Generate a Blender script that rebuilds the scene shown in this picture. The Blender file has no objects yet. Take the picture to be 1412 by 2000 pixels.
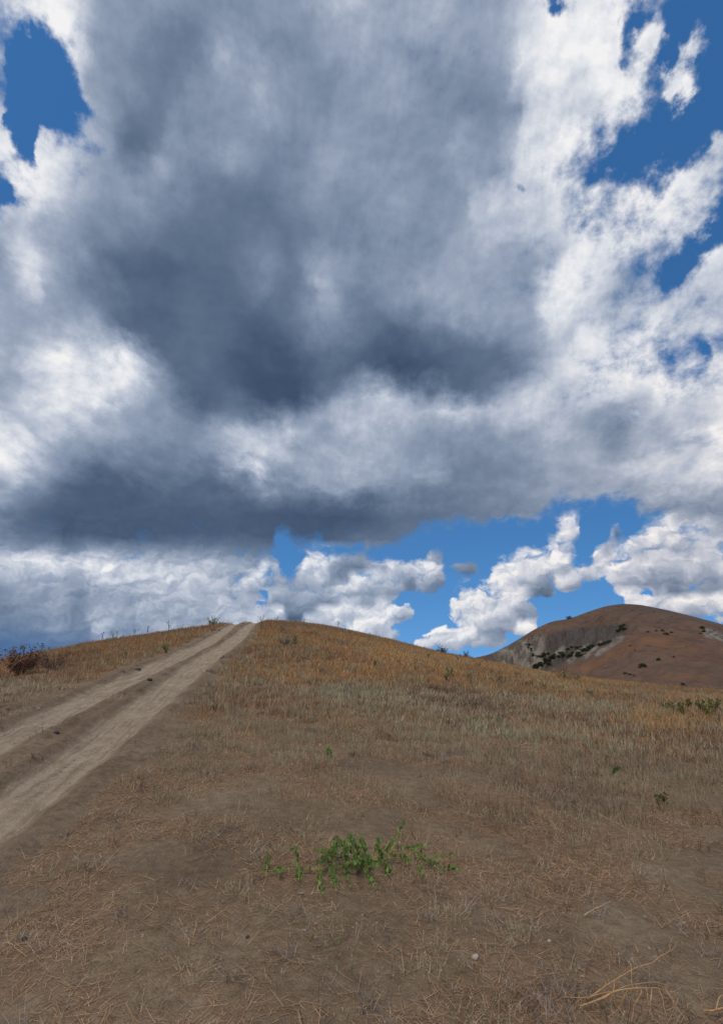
import bpy, math, random
import numpy as np
from mathutils import Vector
R = math.radians
scene = bpy.context.scene
COL = scene.collection
rng = np.random.default_rng(7)
random.seed(7)

# ------------------------------------------------------------------ camera
EYE = 1.55
PITCH = R(16.8)
FOC = 1091.0                      # focal length in pixels of the 1412 x 2000 photograph
cam_d = bpy.data.cameras.new("camera")
cam = bpy.data.objects.new("camera", cam_d)
COL.objects.link(cam)
cam.location = (0, 0, EYE)
cam.rotation_euler = (math.pi / 2 + PITCH, 0, 0)
cam_d.sensor_fit = 'VERTICAL'
cam_d.sensor_height = 24.0
cam_d.lens = 24.0 * FOC / 2000.0
cam_d.clip_start = 0.05
cam_d.clip_end = 20000
scene.camera = cam
scene.view_settings.view_transform = 'Standard'
scene.view_settings.look = 'None'
scene.view_settings.gamma = 1.0
scene.view_settings.exposure = 0.0
CP, SP = math.cos(PITCH), math.sin(PITCH)


def px_dir(px, py):
    """photo pixel -> world direction (numpy friendly)"""
    a = (np.asarray(px, float) - 706.0) / FOC
    b = (1000.0 - np.asarray(py, float)) / FOC
    d = np.stack([a, CP - b * SP, SP + b * CP], -1)
    return d / np.linalg.norm(d, axis=-1, keepdims=True)


def dir_px(d):
    f = d[..., 1] * CP + d[..., 2] * SP
    u = -d[..., 1] * SP + d[..., 2] * CP
    f = np.where(f > 0.02, f, 0.02)
    return 706.0 + FOC * d[..., 0] / f, 1000.0 - FOC * u / f


# ------------------------------------------------------------------ node helper
class NT:
    def __init__(self, tree):
        self.t = tree
        self.n = tree.nodes
        self.l = tree.links

    def node(self, kind, **kw):
        x = self.n.new(kind)
        for k, v in kw.items():
            setattr(x, k, v)
        return x

    def put(self, sock, v):
        if hasattr(v, 'is_output'):
            self.l.new(v, sock)
        elif v is not None:
            sock.default_value = v

    def math(self, op, a, b=None, c=None, clamp=False):
        x = self.node('ShaderNodeMath', operation=op, use_clamp=clamp)
        for i, v in enumerate((a, b, c)):
            if v is not None:
                self.put(x.inputs[i], v)
        return x.outputs[0]

    def vmath(self, op, a, b=None, scale=None):
        x = self.node('ShaderNodeVectorMath', operation=op)
        self.put(x.inputs[0], a)
        if b is not None:
            self.put(x.inputs[1], b)
        if scale is not None:
            self.put(x.inputs['Scale'], scale)
        return x.outputs[0]

    def xyz(self, x=0.0, y=0.0, z=0.0):
        k = self.node('ShaderNodeCombineXYZ')
        for i, v in enumerate((x, y, z)):
            self.put(k.inputs[i], v)
        return k.outputs[0]

    def sep(self, v):
        k = self.node('ShaderNodeSeparateXYZ')
        self.put(k.inputs[0], v)
        return k.outputs

    def noise(self, vec, scale, detail=4.0, rough=0.55, lac=2.0, dist=0.0, out=0, kind='FBM', dim='3D'):
        k = self.node('ShaderNodeTexNoise', noise_dimensions=dim)
        k.noise_type = kind
        self.put(k.inputs['Vector'], vec)
        self.put(k.inputs['Scale'], scale)
        k.inputs['Detail'].default_value = detail
        k.inputs['Roughness'].default_value = rough
        k.inputs['Lacunarity'].default_value = lac
        k.inputs['Distortion'].default_value = dist
        return k.outputs[out]

    def voronoi(self, vec, scale, feature='F1', detail=0.0, out=0, smooth=0.4, dim='3D'):
        k = self.node('ShaderNodeTexVoronoi', feature=feature, voronoi_dimensions=dim)
        self.put(k.inputs['Vector'], vec)
        self.put(k.inputs['Scale'], scale)
        k.inputs['Detail'].default_value = detail
        if feature == 'SMOOTH_F1':
            k.inputs['Smoothness'].default_value = smooth
        return k.outputs[out]

    def maprange(self, v, a, b, c=0.0, d=1.0, kind='LINEAR', clamp=True):
        k = self.node('ShaderNodeMapRange', interpolation_type=kind, clamp=clamp)
        self.put(k.inputs[0], v)
        for i, q in enumerate((a, b, c, d)):
            self.put(k.inputs[i + 1], q)
        return k.outputs[0]

    def mix(self, fac, a, b, mode='MIX'):
        k = self.node('ShaderNodeMix', data_type='RGBA', blend_type=mode)
        k.clamp_factor = True
        self.put(k.inputs[0], fac)
        self.put(k.inputs[6], a)
        self.put(k.inputs[7], b)
        return k.outputs[2]

    def ramp(self, fac, stops, interp='LINEAR'):
        k = self.node('ShaderNodeValToRGB')
        cr = k.color_ramp
        cr.interpolation = interp
        while len(cr.elements) < len(stops):
            cr.elements.new(0.5)
        for e, (p, c) in zip(cr.elements, stops):
            e.position = p
            e.color = tuple(c) + ((1.0,) if len(c) == 3 else ())
        self.put(k.inputs[0], fac)
        return k.outputs[0]


def lin(r, g, b):
    f = lambda c: (c / 255 / 12.92) if c / 255 <= 0.04045 else ((c / 255 + 0.055) / 1.055) ** 2.4
    return (f(r), f(g), f(b))


# ------------------------------------------------------------------ sky: clouds as a function of direction
# large shape of the cloud deck: rows every 50 px of sky, columns every 64 px; brightness digit, cover in SKY_C
SKY_ROWS = [
    # y, brightness, cover (0 clear sky .. 9 thick)
    (0,    "78854444446656556778777", "78899999999999997566321"),
    (50,   "68944334444556556888877", "66799999999999998885531"),
    (100,  "58843335434544557898887", "42599999999999999976431"),
    (150,  "68744344543454447789887", "41499999999999999987532"),
    (200,  "57753344543454446778887", "41269999999999999987321"),
    (250,  "77753344434444447888887", "52599999999999999874224"),
    (300,  "77743545334444548889877", "63669999999999998863346"),
    (350,  "78645433334444446878886", "48799999999999998756475"),
    (400,  "77544322233354477777875", "36999999999999999866775"),
    (450,  "56433222223344566778785", "89999999999999998755774"),
    (500,  "47532222324444554577677", "99999999999999998876547"),
    (550,  "57521122325345554876577", "99999999999999998877748"),
    (600,  "55442222224234555766765", "99999999999999998877777"),
    (650,  "55652222123212344677766", "99999999999999998877666"),
    (700,  "57887221112112224677778", "99999999999999998875667"),
    (750,  "57887422112443346677788", "99999999999999999877678"),
    (800,  "56765423335655666656667", "99999999999999999988899"),
    (850,  "77555545654544555554658", "99999999999999999999999"),
    (900,  "86433345755554444555777", "99999999999999999999999"),
    (950,  "54211222334443334555665", "99999999999999999999999"),
    (1000, "32111111111122233444444", "99999999999999999522699"),
    (1050, "32111111111223345566776", "99999999988993100113689"),
    (1100, "78887665444443345667765", "99999999700000000000000"),
    (1150, "45556666545544556677766", "99999999700000000000000"),
    (1200, "34455556545555555667777", "99999999700000000000000"),
    (1250, "33345557788555555566777", "99999999700000000000000"),
    (1300, "22344457788555555566777", "99999999300000000000000"),
]
# cumulus heads low over the hills: (cx, cy, rx, ry, light top/side, dark lower side)
PUFFS = [
    # cluster over the crest
    (545, 1165, 34, 42, 6.0, 5.0), (535, 1110, 22, 16, 7.5, 6), (505, 1140, 24, 22, 8.0, 7.0), (532, 1205, 36, 34, 7.5, 6.5), (590, 1215, 44, 20, 6.5, 6.0),
    (575, 1140, 50, 55, 5.5, 3.0), (625, 1120, 42, 48, 8.5, 5.0), (660, 1130, 48, 52, 8.5, 4.0), (690, 1105, 45, 30, 5.0, 3.5),
    (560, 1180, 45, 40, 5.5, 3.5), (630, 1185, 60, 35, 5.0, 3.5),
    (760, 1120, 50, 32, 6.0, 4.0), (800, 1125, 45, 35, 8.0, 4.5), (848, 1100, 26, 28, 6.0, 4.0), (845, 1130, 34, 32, 8.3, 5.0),
    (720, 1160, 70, 40, 7.5, 5.0), (640, 1215, 40, 26, 8.0, 6.5), (690, 1210, 45, 30, 8.6, 7.0), (750, 1205, 45, 28, 9.0, 7.0), (785, 1195, 25, 20, 9.0, 7.0), (730, 1240, 60, 30, 8.3, 7),
    (540, 1205, 25, 14, 8.6, 7.5),
    (910, 1108, 28, 16, 5.0, 4.0),
    # the tall right-hand heap
    (1112, 1042, 27, 34, 9.2, 7.2), (1095, 1075, 30, 36, 8.6, 7.0), (1030, 1110, 62, 42, 9.3, 4.5), (1085, 1115, 52, 38, 9.0, 6.0),
    (985, 1135, 40, 35, 9.0, 7.0), (1040, 1145, 55, 32, 7.0, 4.0), (1110, 1140, 30, 18, 8.0, 6.5),
    (925, 1175, 50, 36, 9.3, 7.5), (985, 1180, 52, 42, 8.6, 5.5), (940, 1210, 60, 32, 8.0, 6.0), (1010, 1195, 40, 35, 7.5, 5.5),
    (880, 1245, 52, 26, 9.0, 8.0), (940, 1240, 55, 34, 8.6, 7.5), (835, 1255, 28, 15, 9.0, 8.0), (970, 1220, 40, 30, 7.5, 6.0),
    (1028, 1232, 24, 18, 9.0, 8.0), (1180, 1090, 34, 30, 8.6, 7.0), (1190, 1065, 18, 16, 7.5, 6.0), (1160, 1115, 40, 20, 8.0, 7.0),
    (1210, 1130, 45, 18, 8.0, 7.0),
    # right-hand bank
    (1260, 1085, 55, 50, 8.8, 6.5), (1300, 1065, 60, 50, 8.3, 6.0), (1230, 1125, 55, 35, 8.6, 7.0), (1350, 1085, 80, 60, 7.0, 5.5),
    (1310, 1130, 90, 45, 6.5, 4.8), (1400, 1130, 70, 60, 6.5, 5.0), (1240, 1170, 30, 16, 9.0, 8.0), (1290, 1180, 60, 20, 8.5, 7.0), (1350, 1190, 60, 24, 8.5, 6.5), (1412, 1190, 30, 35, 9, 8),
    (1205, 1035, 20, 14, 5.0, 4.5),
    (1420, 1115, 24, 28, 9, 7),
]


# finer marks on the deck: (cx, cy, rx, ry, tilt in degrees clockwise from upright, change of cover, change of brightness)
MARKS = [
    (1275, 85, 20, 75, 36, 4.5, 0), (1212, 105, 20, 50, 5, 2, 0), (1340, 130, 15, 85, 24, 5.5, 0), (1246, 60, 20, 60, 20, -4.5, 0), (1330, 250, 40, 60, 30, -2.0, 0), (1322, 110, 7, 40, 28, -1.5, 0), (1308, 190, 14, 36, 20, 5.5, 0), (1272, 228, 10, 26, 20, 4.2, 0),
    (1180, 60, 30, 60, 10, 5, 0.5), (1390, 280, 30, 60, 35, 4, 0), (1300, 345, 26, 55, 42, 4.5, 0.5), (1268, 295, 10, 28, 40, 3.5, 0),
    (1225, 310, 24, 62, 35, -4.5, 0), (1258, 365, 16, 18, 0, -3, 0), (1330, 60, 12, 60, 24, -4, 0), (1310, 250, 34, 40, 30, -4, 0), (1165, 350, 16, 14, 0, -4, 0),
    (1365, 495, 20, 85, 48, -4.4, 0), (1318, 538, 18, 18, 0, -2.6, 0), (1288, 712, 12, 22, 40, -2.2, 0), (1366, 688, 11, 12, 20, -2.2, 0), (1308, 738, 7, 18, 5, -2.5, 0),
    (1092, 6, 8, 22, 10, -5, 0), (1014, 372, 4, 7, 10, -4, 0), (1400, 420, 14, 40, 10, -4, 0),
    (75, 140, 40, 60, 0, -3, 0), (120, 195, 36, 58, -18, -4, 0), (62, 285, 16, 44, -8, -3.5, 0), (20, 40, 14, 12, 0, -2.5, 0), (8, 385, 8, 26, 0, -5, 0), (40, 230, 26, 20, 0, -3, 0),
    (115, 243, 13, 18, 30, 5.5, 0), (22, 255, 30, 22, 60, 3, 0), (95, 300, 20, 34, 20, 2.5, 0), (12, 120, 20, 40, 30, 3, 0), (8, 215, 8, 26, 10, 5, 0), (25, 150, 14, 24, 40, 3.5, 0),
    (635, 545, 30, 50, 20, 0, 0.6), (655, 590, 18, 40, -6, 0, 0.4), (520, 565, 14, 26, 20, 0, 0.6), (430, 110, 14, 44, -10, 0, 1.3), (500, 165, 24, 50, -20, 0, 0.8), (330, 255, 20, 55, 15, 0, 0.9),
    (265, 290, 42, 75, 12, 0, -1.3), (350, 130, 40, 80, 10, 0, -0.8), (860, 700, 110, 42, 0, 0, -0.7), (590, 720, 110, 50, 0, 0, -0.6), (380, 560, 90, 60, 0, 0, -0.5),
    (1010, 85, 16, 50, 15, 0, 1.4), (890, 250, 18, 50, 20, 0, 1.2), (905, 390, 16, 50, -12, 0, 1.3), (1075, 300, 60, 90, 25, 0, 0.6), (1000, 190, 28, 60, 25, 0, -1.2), (1070, 590, 12, 60, 0, 0, 1.2),
    (1235, 540, 26, 70, 30, 0, -1.4), (1125, 640, 16, 50, 32, 0, -1.2), (190, 740, 60, 50, -10, 0, 0.3), (75, 555, 24, 30, 0, 0, 1.2), (80, 500, 12, 60, -10, 0, 0.8),
    (1210, 830, 60, 30, 20, 0, -1.2), (1310, 860, 40, 20, 0, 0, -1.0), (1390, 850, 40, 30, 40, 0, 1.2), (1300, 780, 60, 20, 50, 0, 0.5), (1080, 800, 40, 30, 0, 0, 0.6),
    (500, 875, 60, 36, -10, 0, 1.0), (770, 775, 30, 24, 0, 0, 1.2), (690, 850, 30, 26, 0, 0, 0.8), (660, 930, 60, 30, 0, 0, 0.8), (20, 880, 26, 60, 0, 0, 1.0), (250, 1035, 120, 30, 0, 0, -0.4),
    (210, 1105, 40, 18, 0, 0, 1.3), (60, 1090, 60, 14, 10, 0, 1.2), (150, 1150, 90, 16, 80, 0, -1.6), (60, 1120, 40, 14, 80, 0, -1.0), (350, 1125, 60, 20, 0, 0, 1.2), (250, 1190, 60, 10, 85, 0, -0.9), (195, 1235, 22, 12, 80, 0, 3.0), (110, 1228, 16, 10, 70, 0, 1.8),
    (560, 770, 90, 40, 0, 0, -1.0), (470, 700, 60, 90, -20, 0, -0.5), (880, 745, 120, 26, 8, 0, -1.3), (1000, 715, 60, 26, -15, 0, -1.2), (800, 720, 60, 30, 10, 0, -0.8),
    (380, 760, 40, 60, -25, 0, -1.0), (300, 640, 50, 60, -25, 0, -1.0), (600, 830, 70, 12, 85, 0, 0), (740, 790, 26, 20, 0, 0, 1.3), (850, 800, 110, 14, 3, 0, 1.0), (1050, 775, 50, 18, -25, 0, 1.0), (560, 850, 60, 12, 80, 0, 0.7),
    (110, 690, 22, 40, 0, 0, 0.5), (255, 720, 36, 26, 20, 0, 0.9), (215, 790, 20, 40, 10, 0, -0.8), (30, 700, 40, 60, 0, 0, -0.6), (130, 850, 60, 40, 0, 0, -0.6), (330, 860, 90, 40, 10, 0, -0.8),
    (850, 925, 30, 26, 0, 0, 1.6), (930, 880, 90, 40, 0, 0, -0.9), (720, 1010, 120, 30, -4, 0, -0.7), (300, 960, 200, 40, 0, 0, -0.5), (560, 1020, 140, 40, 0, 0, -0.4), (60, 1010, 70, 30, 0, 0, -0.6),
    (20, 960, 30, 30, 0, 0, 1.0), (1300, 985, 120, 22, 0, 0, -1.0), (1100, 930, 90, 30, 0, 0, -0.6), (1400, 930, 60, 30, 0, 0, 0.8), (1220, 905, 30, 16, 0, 0, 0.9),
    (1060, 140, 36, 60, 25, 0, 0.9), (1150, 135, 24, 50, 15, 0, -1.2), (1010, 185, 12, 44, 12, 0, -1.2), (985, 315, 14, 44, 20, 0, -1.0), (930, 140, 50, 80, 20, 0, -1.0), (1150, 260, 60, 50, 20, 0, 0.5),
    (1230, 420, 50, 30, 30, 0, 0.8), (1310, 400, 40, 60, 30, 0, 0.6), (1340, 470, 30, 40, 30, 0, -1.0), (1120, 480, 40, 90, 15, 0, 0.8), (1180, 470, 20, 60, 25, 0, -0.8), (1110, 560, 30, 60, 10, 0, 0.7),
    (514, 1168, 9, 24, 15, -2.6, 0), (474, 1132, 8, 12, 20, -3.0, 0), (560, 1085, 40, 14, 80, -7, 0), (458, 1160, 7, 12, 20, -2.5, 0),
]


def sky_fields(px, py):
    """cover and brightness of the cloud at photo pixels"""
    ys = np.array([r[0] for r in SKY_ROWS], float)
    B = np.array([[float(c) for c in r[1]] for r in SKY_ROWS])
    C = np.array([[float(c) for c in r[2]] for r in SKY_ROWS])
    gx = np.clip(px / 64.0, 0, 21.999)
    gy = np.clip(py / 50.0, 0, len(ys) - 1.001)
    i, j = gx.astype(int), gy.astype(int)
    fx, fy = gx - i, gy - j

    def s(M):
        return (M[j, i] * (1 - fx) + M[j, i + 1] * fx) * (1 - fy) + (M[j + 1, i] * (1 - fx) + M[j + 1, i + 1] * fx) * fy
    c, b = s(C), s(B)
    for cx, cy, rx, ry, bt, bb in PUFFS:
        dx, dy = (px - cx) / rx, (py - cy) / ry
        d = np.sqrt(dx * dx + dy * dy)
        q = 9.0 * np.clip(1.55 - d, 0, 1) ** 1.0 * 0.95
        w = np.clip(1.25 - d, 0, 0.35) / 0.35
        side = np.clip(0.55 + 0.6 * dy + 0.25 * dx, 0, 1)
        bv = (bt + 0.5) * (1 - side) + (bb - 3.0) * side
        b = b * (1 - w) + bv * w
        c = np.maximum(c, q)
    for cx, cy, rx, ry, tilt, dc, db in MARKS:
        a = R(tilt)
        ux, uy = math.cos(a), math.sin(a)
        dx, dy = px - cx, py - cy
        e = ((dx * ux + dy * uy) / rx) ** 2 + ((dx * uy - dy * ux) / ry) ** 2
        g = np.exp(-0.9 * e)
        c = c + dc * g
        b = b + db * g
    return np.clip(c, 0, 9), np.clip(b, 0, 9)


AZ0, AZ1, STOPS = R(-46), R(46), 116
EL0, EL1, NR = R(-3), R(63), 64


def build_world():
    w = bpy.data.worlds.new("World")
    scene.world = w
    w.use_nodes = True
    T = NT(w.node_tree)
    T.n.clear()
    out = T.node('ShaderNodeOutputWorld')
    bg = T.node('ShaderNodeBackground')
    T.l.new(bg.outputs[0], out.inputs[0])
    bg.inputs[1].default_value = 0.1
    tc = T.node('ShaderNodeTexCoord')
    d = tc.outputs['Generated']
    dx, dy, dz = T.sep(d)
    az = T.math('ARCTAN2', dx, dy)
    el = T.math('ARCSINE', dz)
    # cloud-deck coordinates (a plane overhead, stretched along the wind) for the high cloud, angles for the low ones
    h = T.math('ADD', T.math('MAXIMUM', dz, 0.0), 0.20)
    deck = T.xyz(T.math('DIVIDE', dx, h), T.math('MULTIPLY', T.math('DIVIDE', dy, h), 0.50), 0.0)
    deck2 = T.xyz(T.math('DIVIDE', dx, h), T.math('MULTIPLY', T.math('DIVIDE', dy, h), 0.72), 0.0)
    ang = T.xyz(az, T.math('MULTIPLY', el, 1.15), 0.3)
    q_ = T.math('ADD', T.math('MAXIMUM', dy, -0.8), 1.0)
    iso = T.xyz(T.math('DIVIDE', dx, q_), T.math('DIVIDE', dz, q_), 0.0)          # stereographic: the same grain size everywhere
    hi = T.maprange(el, R(12), R(20), 0, 1, 'SMOOTHSTEP')
    # domain warp
    wl = T.noise(ang, 22.0, 5.0, 0.6, out=1, dim='2D')
    wh = T.noise(deck2, 4.6, 8.0, 0.62, out=1, dim='2D')
    wl = T.vmath('SUBTRACT', wl, (0.5, 0.5, 0.5))
    wh = T.vmath('SUBTRACT', wh, (0.5, 0.5, 0.5))
    wlx, wly, _ = T.sep(wl)
    whx, why, _ = T.sep(wh)
    ux = T.math('ADD', T.math('MULTIPLY', wlx, T.math('MULTIPLY_ADD', hi, 0.018, 0.014)), T.math('MULTIPLY', T.math('MULTIPLY', whx, hi), 0.11))
    uy = T.math('ADD', T.math('MULTIPLY', wly, T.math('MULTIPLY_ADD', hi, 0.017, 0.013)), T.math('MULTIPLY', T.math('MULTIPLY', why, hi), 0.12))
    azw = T.math('ADD', az, ux)
    elw = T.math('ADD', el, uy)
    t = T.math('MULTIPLY', T.math('POWER', T.maprange(elw, EL0, EL1), 0.6), float(NR - 1))
    rows_el = EL0 + (EL1 - EL0) * (np.arange(NR) / (NR - 1)) ** (1 / 0.6)
    fa = T.maprange(azw, AZ0, AZ1)
    fcol = T.xyz(fa, fa, 0.0)
    azs = AZ0 + (AZ1 - AZ0) * np.linspace(0, 1, STOPS)
    m = None
    for j in range(NR):
        e = rows_el[j]
        dd = np.stack([np.sin(azs) * math.cos(e), np.cos(azs) * math.cos(e), np.full(STOPS, math.sin(e))], -1)
        px, py = dir_px(dd)
        c, b = sky_fields(np.clip(px, -200, 1612), np.clip(py, -200, 1400))
        k = T.node('ShaderNodeRGBCurve')
        for ci, vals in ((0, c / 9), (1, b / 9)):
            P = k.mapping.curves[ci].points
            P[0].location = (0, float(vals[0])); P[1].location = (1, float(vals[-1]))
            for p, v in zip(np.linspace(0, 1, STOPS)[1:-1], vals[1:-1]):
                P.new(float(p), float(v)).handle_type = 'AUTO_CLAMPED'
        k.mapping.update()
        T.put(k.inputs[1], fcol)
        q = k.outputs[0]
        m = q if m is None else T.mix(T.math('SUBTRACT', t, float(j - 1), clamp=True), m, q)
    sc = T.node('ShaderNodeSeparateColor')
    T.put(sc.inputs[0], m)
    cov, bri = sc.outputs[0], sc.outputs[1]
    # detail: billows low, streaks high, each lit from the upper left by comparing it with itself a step towards the light
    angw = T.vmath('MULTIPLY', T.vmath('ADD', ang, T.vmath('SCALE', wl, scale=0.055)), (1.0, 1.35, 1.0))
    off_l = T.xyz(-0.006, 0.011, 0.0)

    def billow(v):
        a = T.voronoi(v, 26.0, 'SMOOTH_F1', 2.0, dim='2D')
        return T.math('SUBTRACT', 0.42, a)
    p0, p1 = billow(angw), billow(T.vmath('ADD', angw, off_l))
    f0 = T.math('SUBTRACT', T.noise(iso, 56.0, 8.0, 0.62, dim='2D'), 0.5)
    f1 = T.math('SUBTRACT', T.noise(T.vmath('ADD', iso, (-0.003, 0.0055, 0.0)), 56.0, 8.0, 0.62, dim='2D'), 0.5)
    fh = T.math('SUBTRACT', T.noise(deck, 6.0, 9.0, 0.64, dim='2D'), 0.5)
    fh2 = T.math('SUBTRACT', T.noise(deck2, 5.5, 9.0, 0.62, dim='2D', dist=0.3), 0.5)

    def blend(a, b):
        k = T.node('ShaderNodeMix', data_type='FLOAT')
        T.put(k.inputs[0], hi); T.put(k.inputs[2], a); T.put(k.inputs[3], b)
        return k.outputs[0]
    
    def wsum(*ps):
        acc = None
        for q, w in ps:
            acc = T.math('MULTIPLY', q, w) if acc is None else T.math('MULTIPLY_ADD', q, w, acc)
        return acc

    det_c = blend(wsum((p0, 0.95), (f0, 0.34)), wsum((fh, 0.7), (f0, 1.0), (fh2, 1.0)))
    c2 = T.math('ADD', cov, T.math('MULTIPLY', det_c, T.math('MULTIPLY_ADD', hi, 0.18, 0.42)))
    mid = T.maprange(el, R(8), R(12))
    lo = T.math('MULTIPLY_ADD', mid, -0.08, 0.43)
    hi_e = T.math('MULTIPLY_ADD', mid, 0.19, 0.64)
    C = T.maprange(c2, lo, hi_e, 0, 1, 'SMOOTHSTEP')
    # brightness detail: the dark undersides are smooth, the sunlit heads crisp
    lit = blend(wsum((p0, 0.36), (p1, -0.36), (f0, 0.12), (f1, -0.12)), wsum((f0, 0.20), (f1, -0.20)))
    det_b = T.math('ADD', T.math('MULTIPLY', lit, 1.5), blend(wsum((p0, 0.25), (f0, 0.22)), wsum((fh, 0.32), (f0, 0.50), (fh2, 1.40))))
    amp = T.math('MULTIPLY_ADD', T.math('POWER', bri, 1.5), 0.48, 0.07)
    edge = T.math('MULTIPLY', T.maprange(cov, 0.62, 0.9, 1, 0), T.math('MULTIPLY', hi, 0.06))
    b2 = T.math('ADD', T.math('ADD', bri, edge), T.math('MULTIPLY', det_b, amp))
    cloud = T.ramp(b2, [(p, lin(*c)) for p, c in (
        (0.00, (62, 80, 106)), (0.11, (80, 97, 123)), (0.22, (97, 114, 139)), (0.33, (114, 130, 154)), (0.44, (134, 149, 172)),
        (0.56, (156, 168, 188)), (0.67, (180, 189, 206)), (0.78, (202, 208, 219)), (0.89, (224, 227, 233)), (1.0, (243, 242, 243)))])
    # a slightly warm cast low on the right
    warm = T.math('MULTIPLY', T.maprange(az, R(2), R(28)), T.maprange(el, R(34), R(8)))
    cloud = T.mix(warm, cloud, T.mix(1.0, cloud, (1.06, 1.0, 0.955, 1), 'MULTIPLY'))
    rain = T.math('MULTIPLY', T.maprange(azw, R(-15), R(-33), 0, 1, 'SMOOTHSTEP'), T.maprange(elw, R(6.5), R(1.0), 0, 0.9, 'SMOOTHSTEP'))
    cloud = T.mix(rain, cloud, lin(58, 106, 158) + (1,))
    sky = T.node('ShaderNodeTexSky', sky_type='NISHITA')
    sky.sun_disc = False
    sky.sun_elevation = SUN_EL
    sky.sun_rotation = SUN_ROT
    sky.altitude = 300
    sky.air_density = 1.0
    sky.dust_density = 0.3
    sky.ozone_density = 3.0
    T.put(sky.inputs[0], T.vmath('NORMALIZE', T.vmath('ADD', d, (0.0, 0.0, 0.22))))
    hs = T.node('ShaderNodeHueSaturation')
    T.put(hs.inputs['Color'], sky.outputs[0])
    hs.inputs['Saturation'].default_value = 1.25
    hs.inputs['Value'].default_value = 1.0
    blue = T.mix(1.0, hs.outputs[0], (1.28, 1.42, 1.42, 1), 'MULTIPLY')
    cl10 = T.vmath('SCALE', cloud, scale=10.0)
    final = T.mix(C, blue, cl10)
    T.l.new(final, bg.inputs[0])


SUN_EL = R(58)
SUN_AZ = R(205)            # compass-like, clockwise from +Y: behind the camera, a little to the left
SUN_ROT = SUN_AZ
build_world()
sd = bpy.data.lights.new("sun", 'SUN')
sd.energy = 1.5
sd.angle = R(14)
sd.color = (1.0, 0.91, 0.77)
sun = bpy.data.objects.new("sun", sd)
COL.objects.link(sun)
sv = Vector((math.sin(SUN_AZ) * math.cos(SUN_EL), math.cos(SUN_AZ) * math.cos(SUN_EL), math.sin(SUN_EL)))
sun.rotation_euler = sv.to_track_quat('Z', 'Y').to_euler()


# ------------------------------------------------------------------ numpy noise
def _hash(ix, iy, seed):
    h = (ix.astype(np.int64) * 374761393 + iy.astype(np.int64) * 668265263 + seed * 974634777) & 0xFFFFFFFF
    h = ((h ^ (h >> 13)) * 1274126177) & 0xFFFFFFFF
    h = ((h ^ (h >> 16)) * 2246822519) & 0xFFFFFFFF
    return ((h ^ (h >> 15)) & 0xFFFFFF) / float(0xFFFFFF)


def vnoise(x, y, seed=0):
    ix, iy = np.floor(x), np.floor(y)
    fx, fy = x - ix, y - iy
    fx = fx * fx * fx * (fx * (fx * 6 - 15) + 10)
    fy = fy * fy * fy * (fy * (fy * 6 - 15) + 10)
    ix = ix.astype(np.int64); iy = iy.astype(np.int64)
    a = _hash(ix, iy, seed); b = _hash(ix + 1, iy, seed)
    c = _hash(ix, iy + 1, seed); d = _hash(ix + 1, iy + 1, seed)
    return (a * (1 - fx) + b * fx) * (1 - fy) + (c * (1 - fx) + d * fx) * fy


def fbm(x, y, oct=4, seed=0, gain=0.5):
    s, a, n = 0.0, 1.0, 0.0
    for k in range(oct):
        s = s + a * vnoise(x * 2 ** k + 17.3 * k, y * 2 ** k - 9.1 * k, seed + k)
        n += a
        a *= gain
    return s / n


def sstep(a, b, x):
    t = np.clip((x - a) / (b - a), 0, 1)
    return t * t * (3 - 2 * t)


# ------------------------------------------------------------------ lie of the land
# the rise we stand on: for each bearing, how far its crest is and how steeply the eye looks up to it
CREST = [  # photo px of the skyline, distance of the crest in metres
    (-250, 1345, 24), (-100, 1325, 24), (0, 1300, 25), (100, 1277, 28), (200, 1257, 32), (350, 1234, 38), (450, 1219, 43), (500, 1215, 45), (560, 1216, 46), (640, 1225, 47),
    (760, 1252, 48), (850, 1276, 48), (930, 1291, 47), (1000, 1305, 45), (1100, 1325, 42), (1200, 1338, 38), (1300, 1348, 34), (1412, 1362, 30), (1600, 1385, 26)]
_cd = px_dir([c[0] for c in CREST], [c[1] for c in CREST])
_caz = np.arctan2(_cd[:, 0], _cd[:, 1])
_ctan = _cd[:, 2] / np.hypot(_cd[:, 0], _cd[:, 1])
_crr = np.array([c[2] for c in CREST], float)


def _smooth_table(a, v):
    g = np.linspace(-math.pi, math.pi, 1441)
    y = np.interp(g, a, v)
    k = np.hanning(25); k /= k.sum()
    yp = np.concatenate([y[-60:], y, y[:60]])
    y2 = np.convolve(yp, k, 'same')[60:-60]
    return g, y2


_ga, _gt = _smooth_table(np.r_[-math.pi, -2.0, _caz, 2.0, math.pi], np.r_[-0.05, -0.05, _ctan, -0.06, -0.05])
_, _gr = _smooth_table(np.r_[-math.pi, -2.0, _caz, 2.0, math.pi], np.r_[30, 30, _crr, 30, 30])
_, _gs = _smooth_table(np.r_[-math.pi, -1.6, R(-33), R(-20), R(0), R(20), R(33), 1.6, math.pi], np.r_[-0.02, 0.0, 0.06, 0.085, 0.085, 0.06, 0.045, 0.0, -0.02])
VALLEY = -8.0


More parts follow.
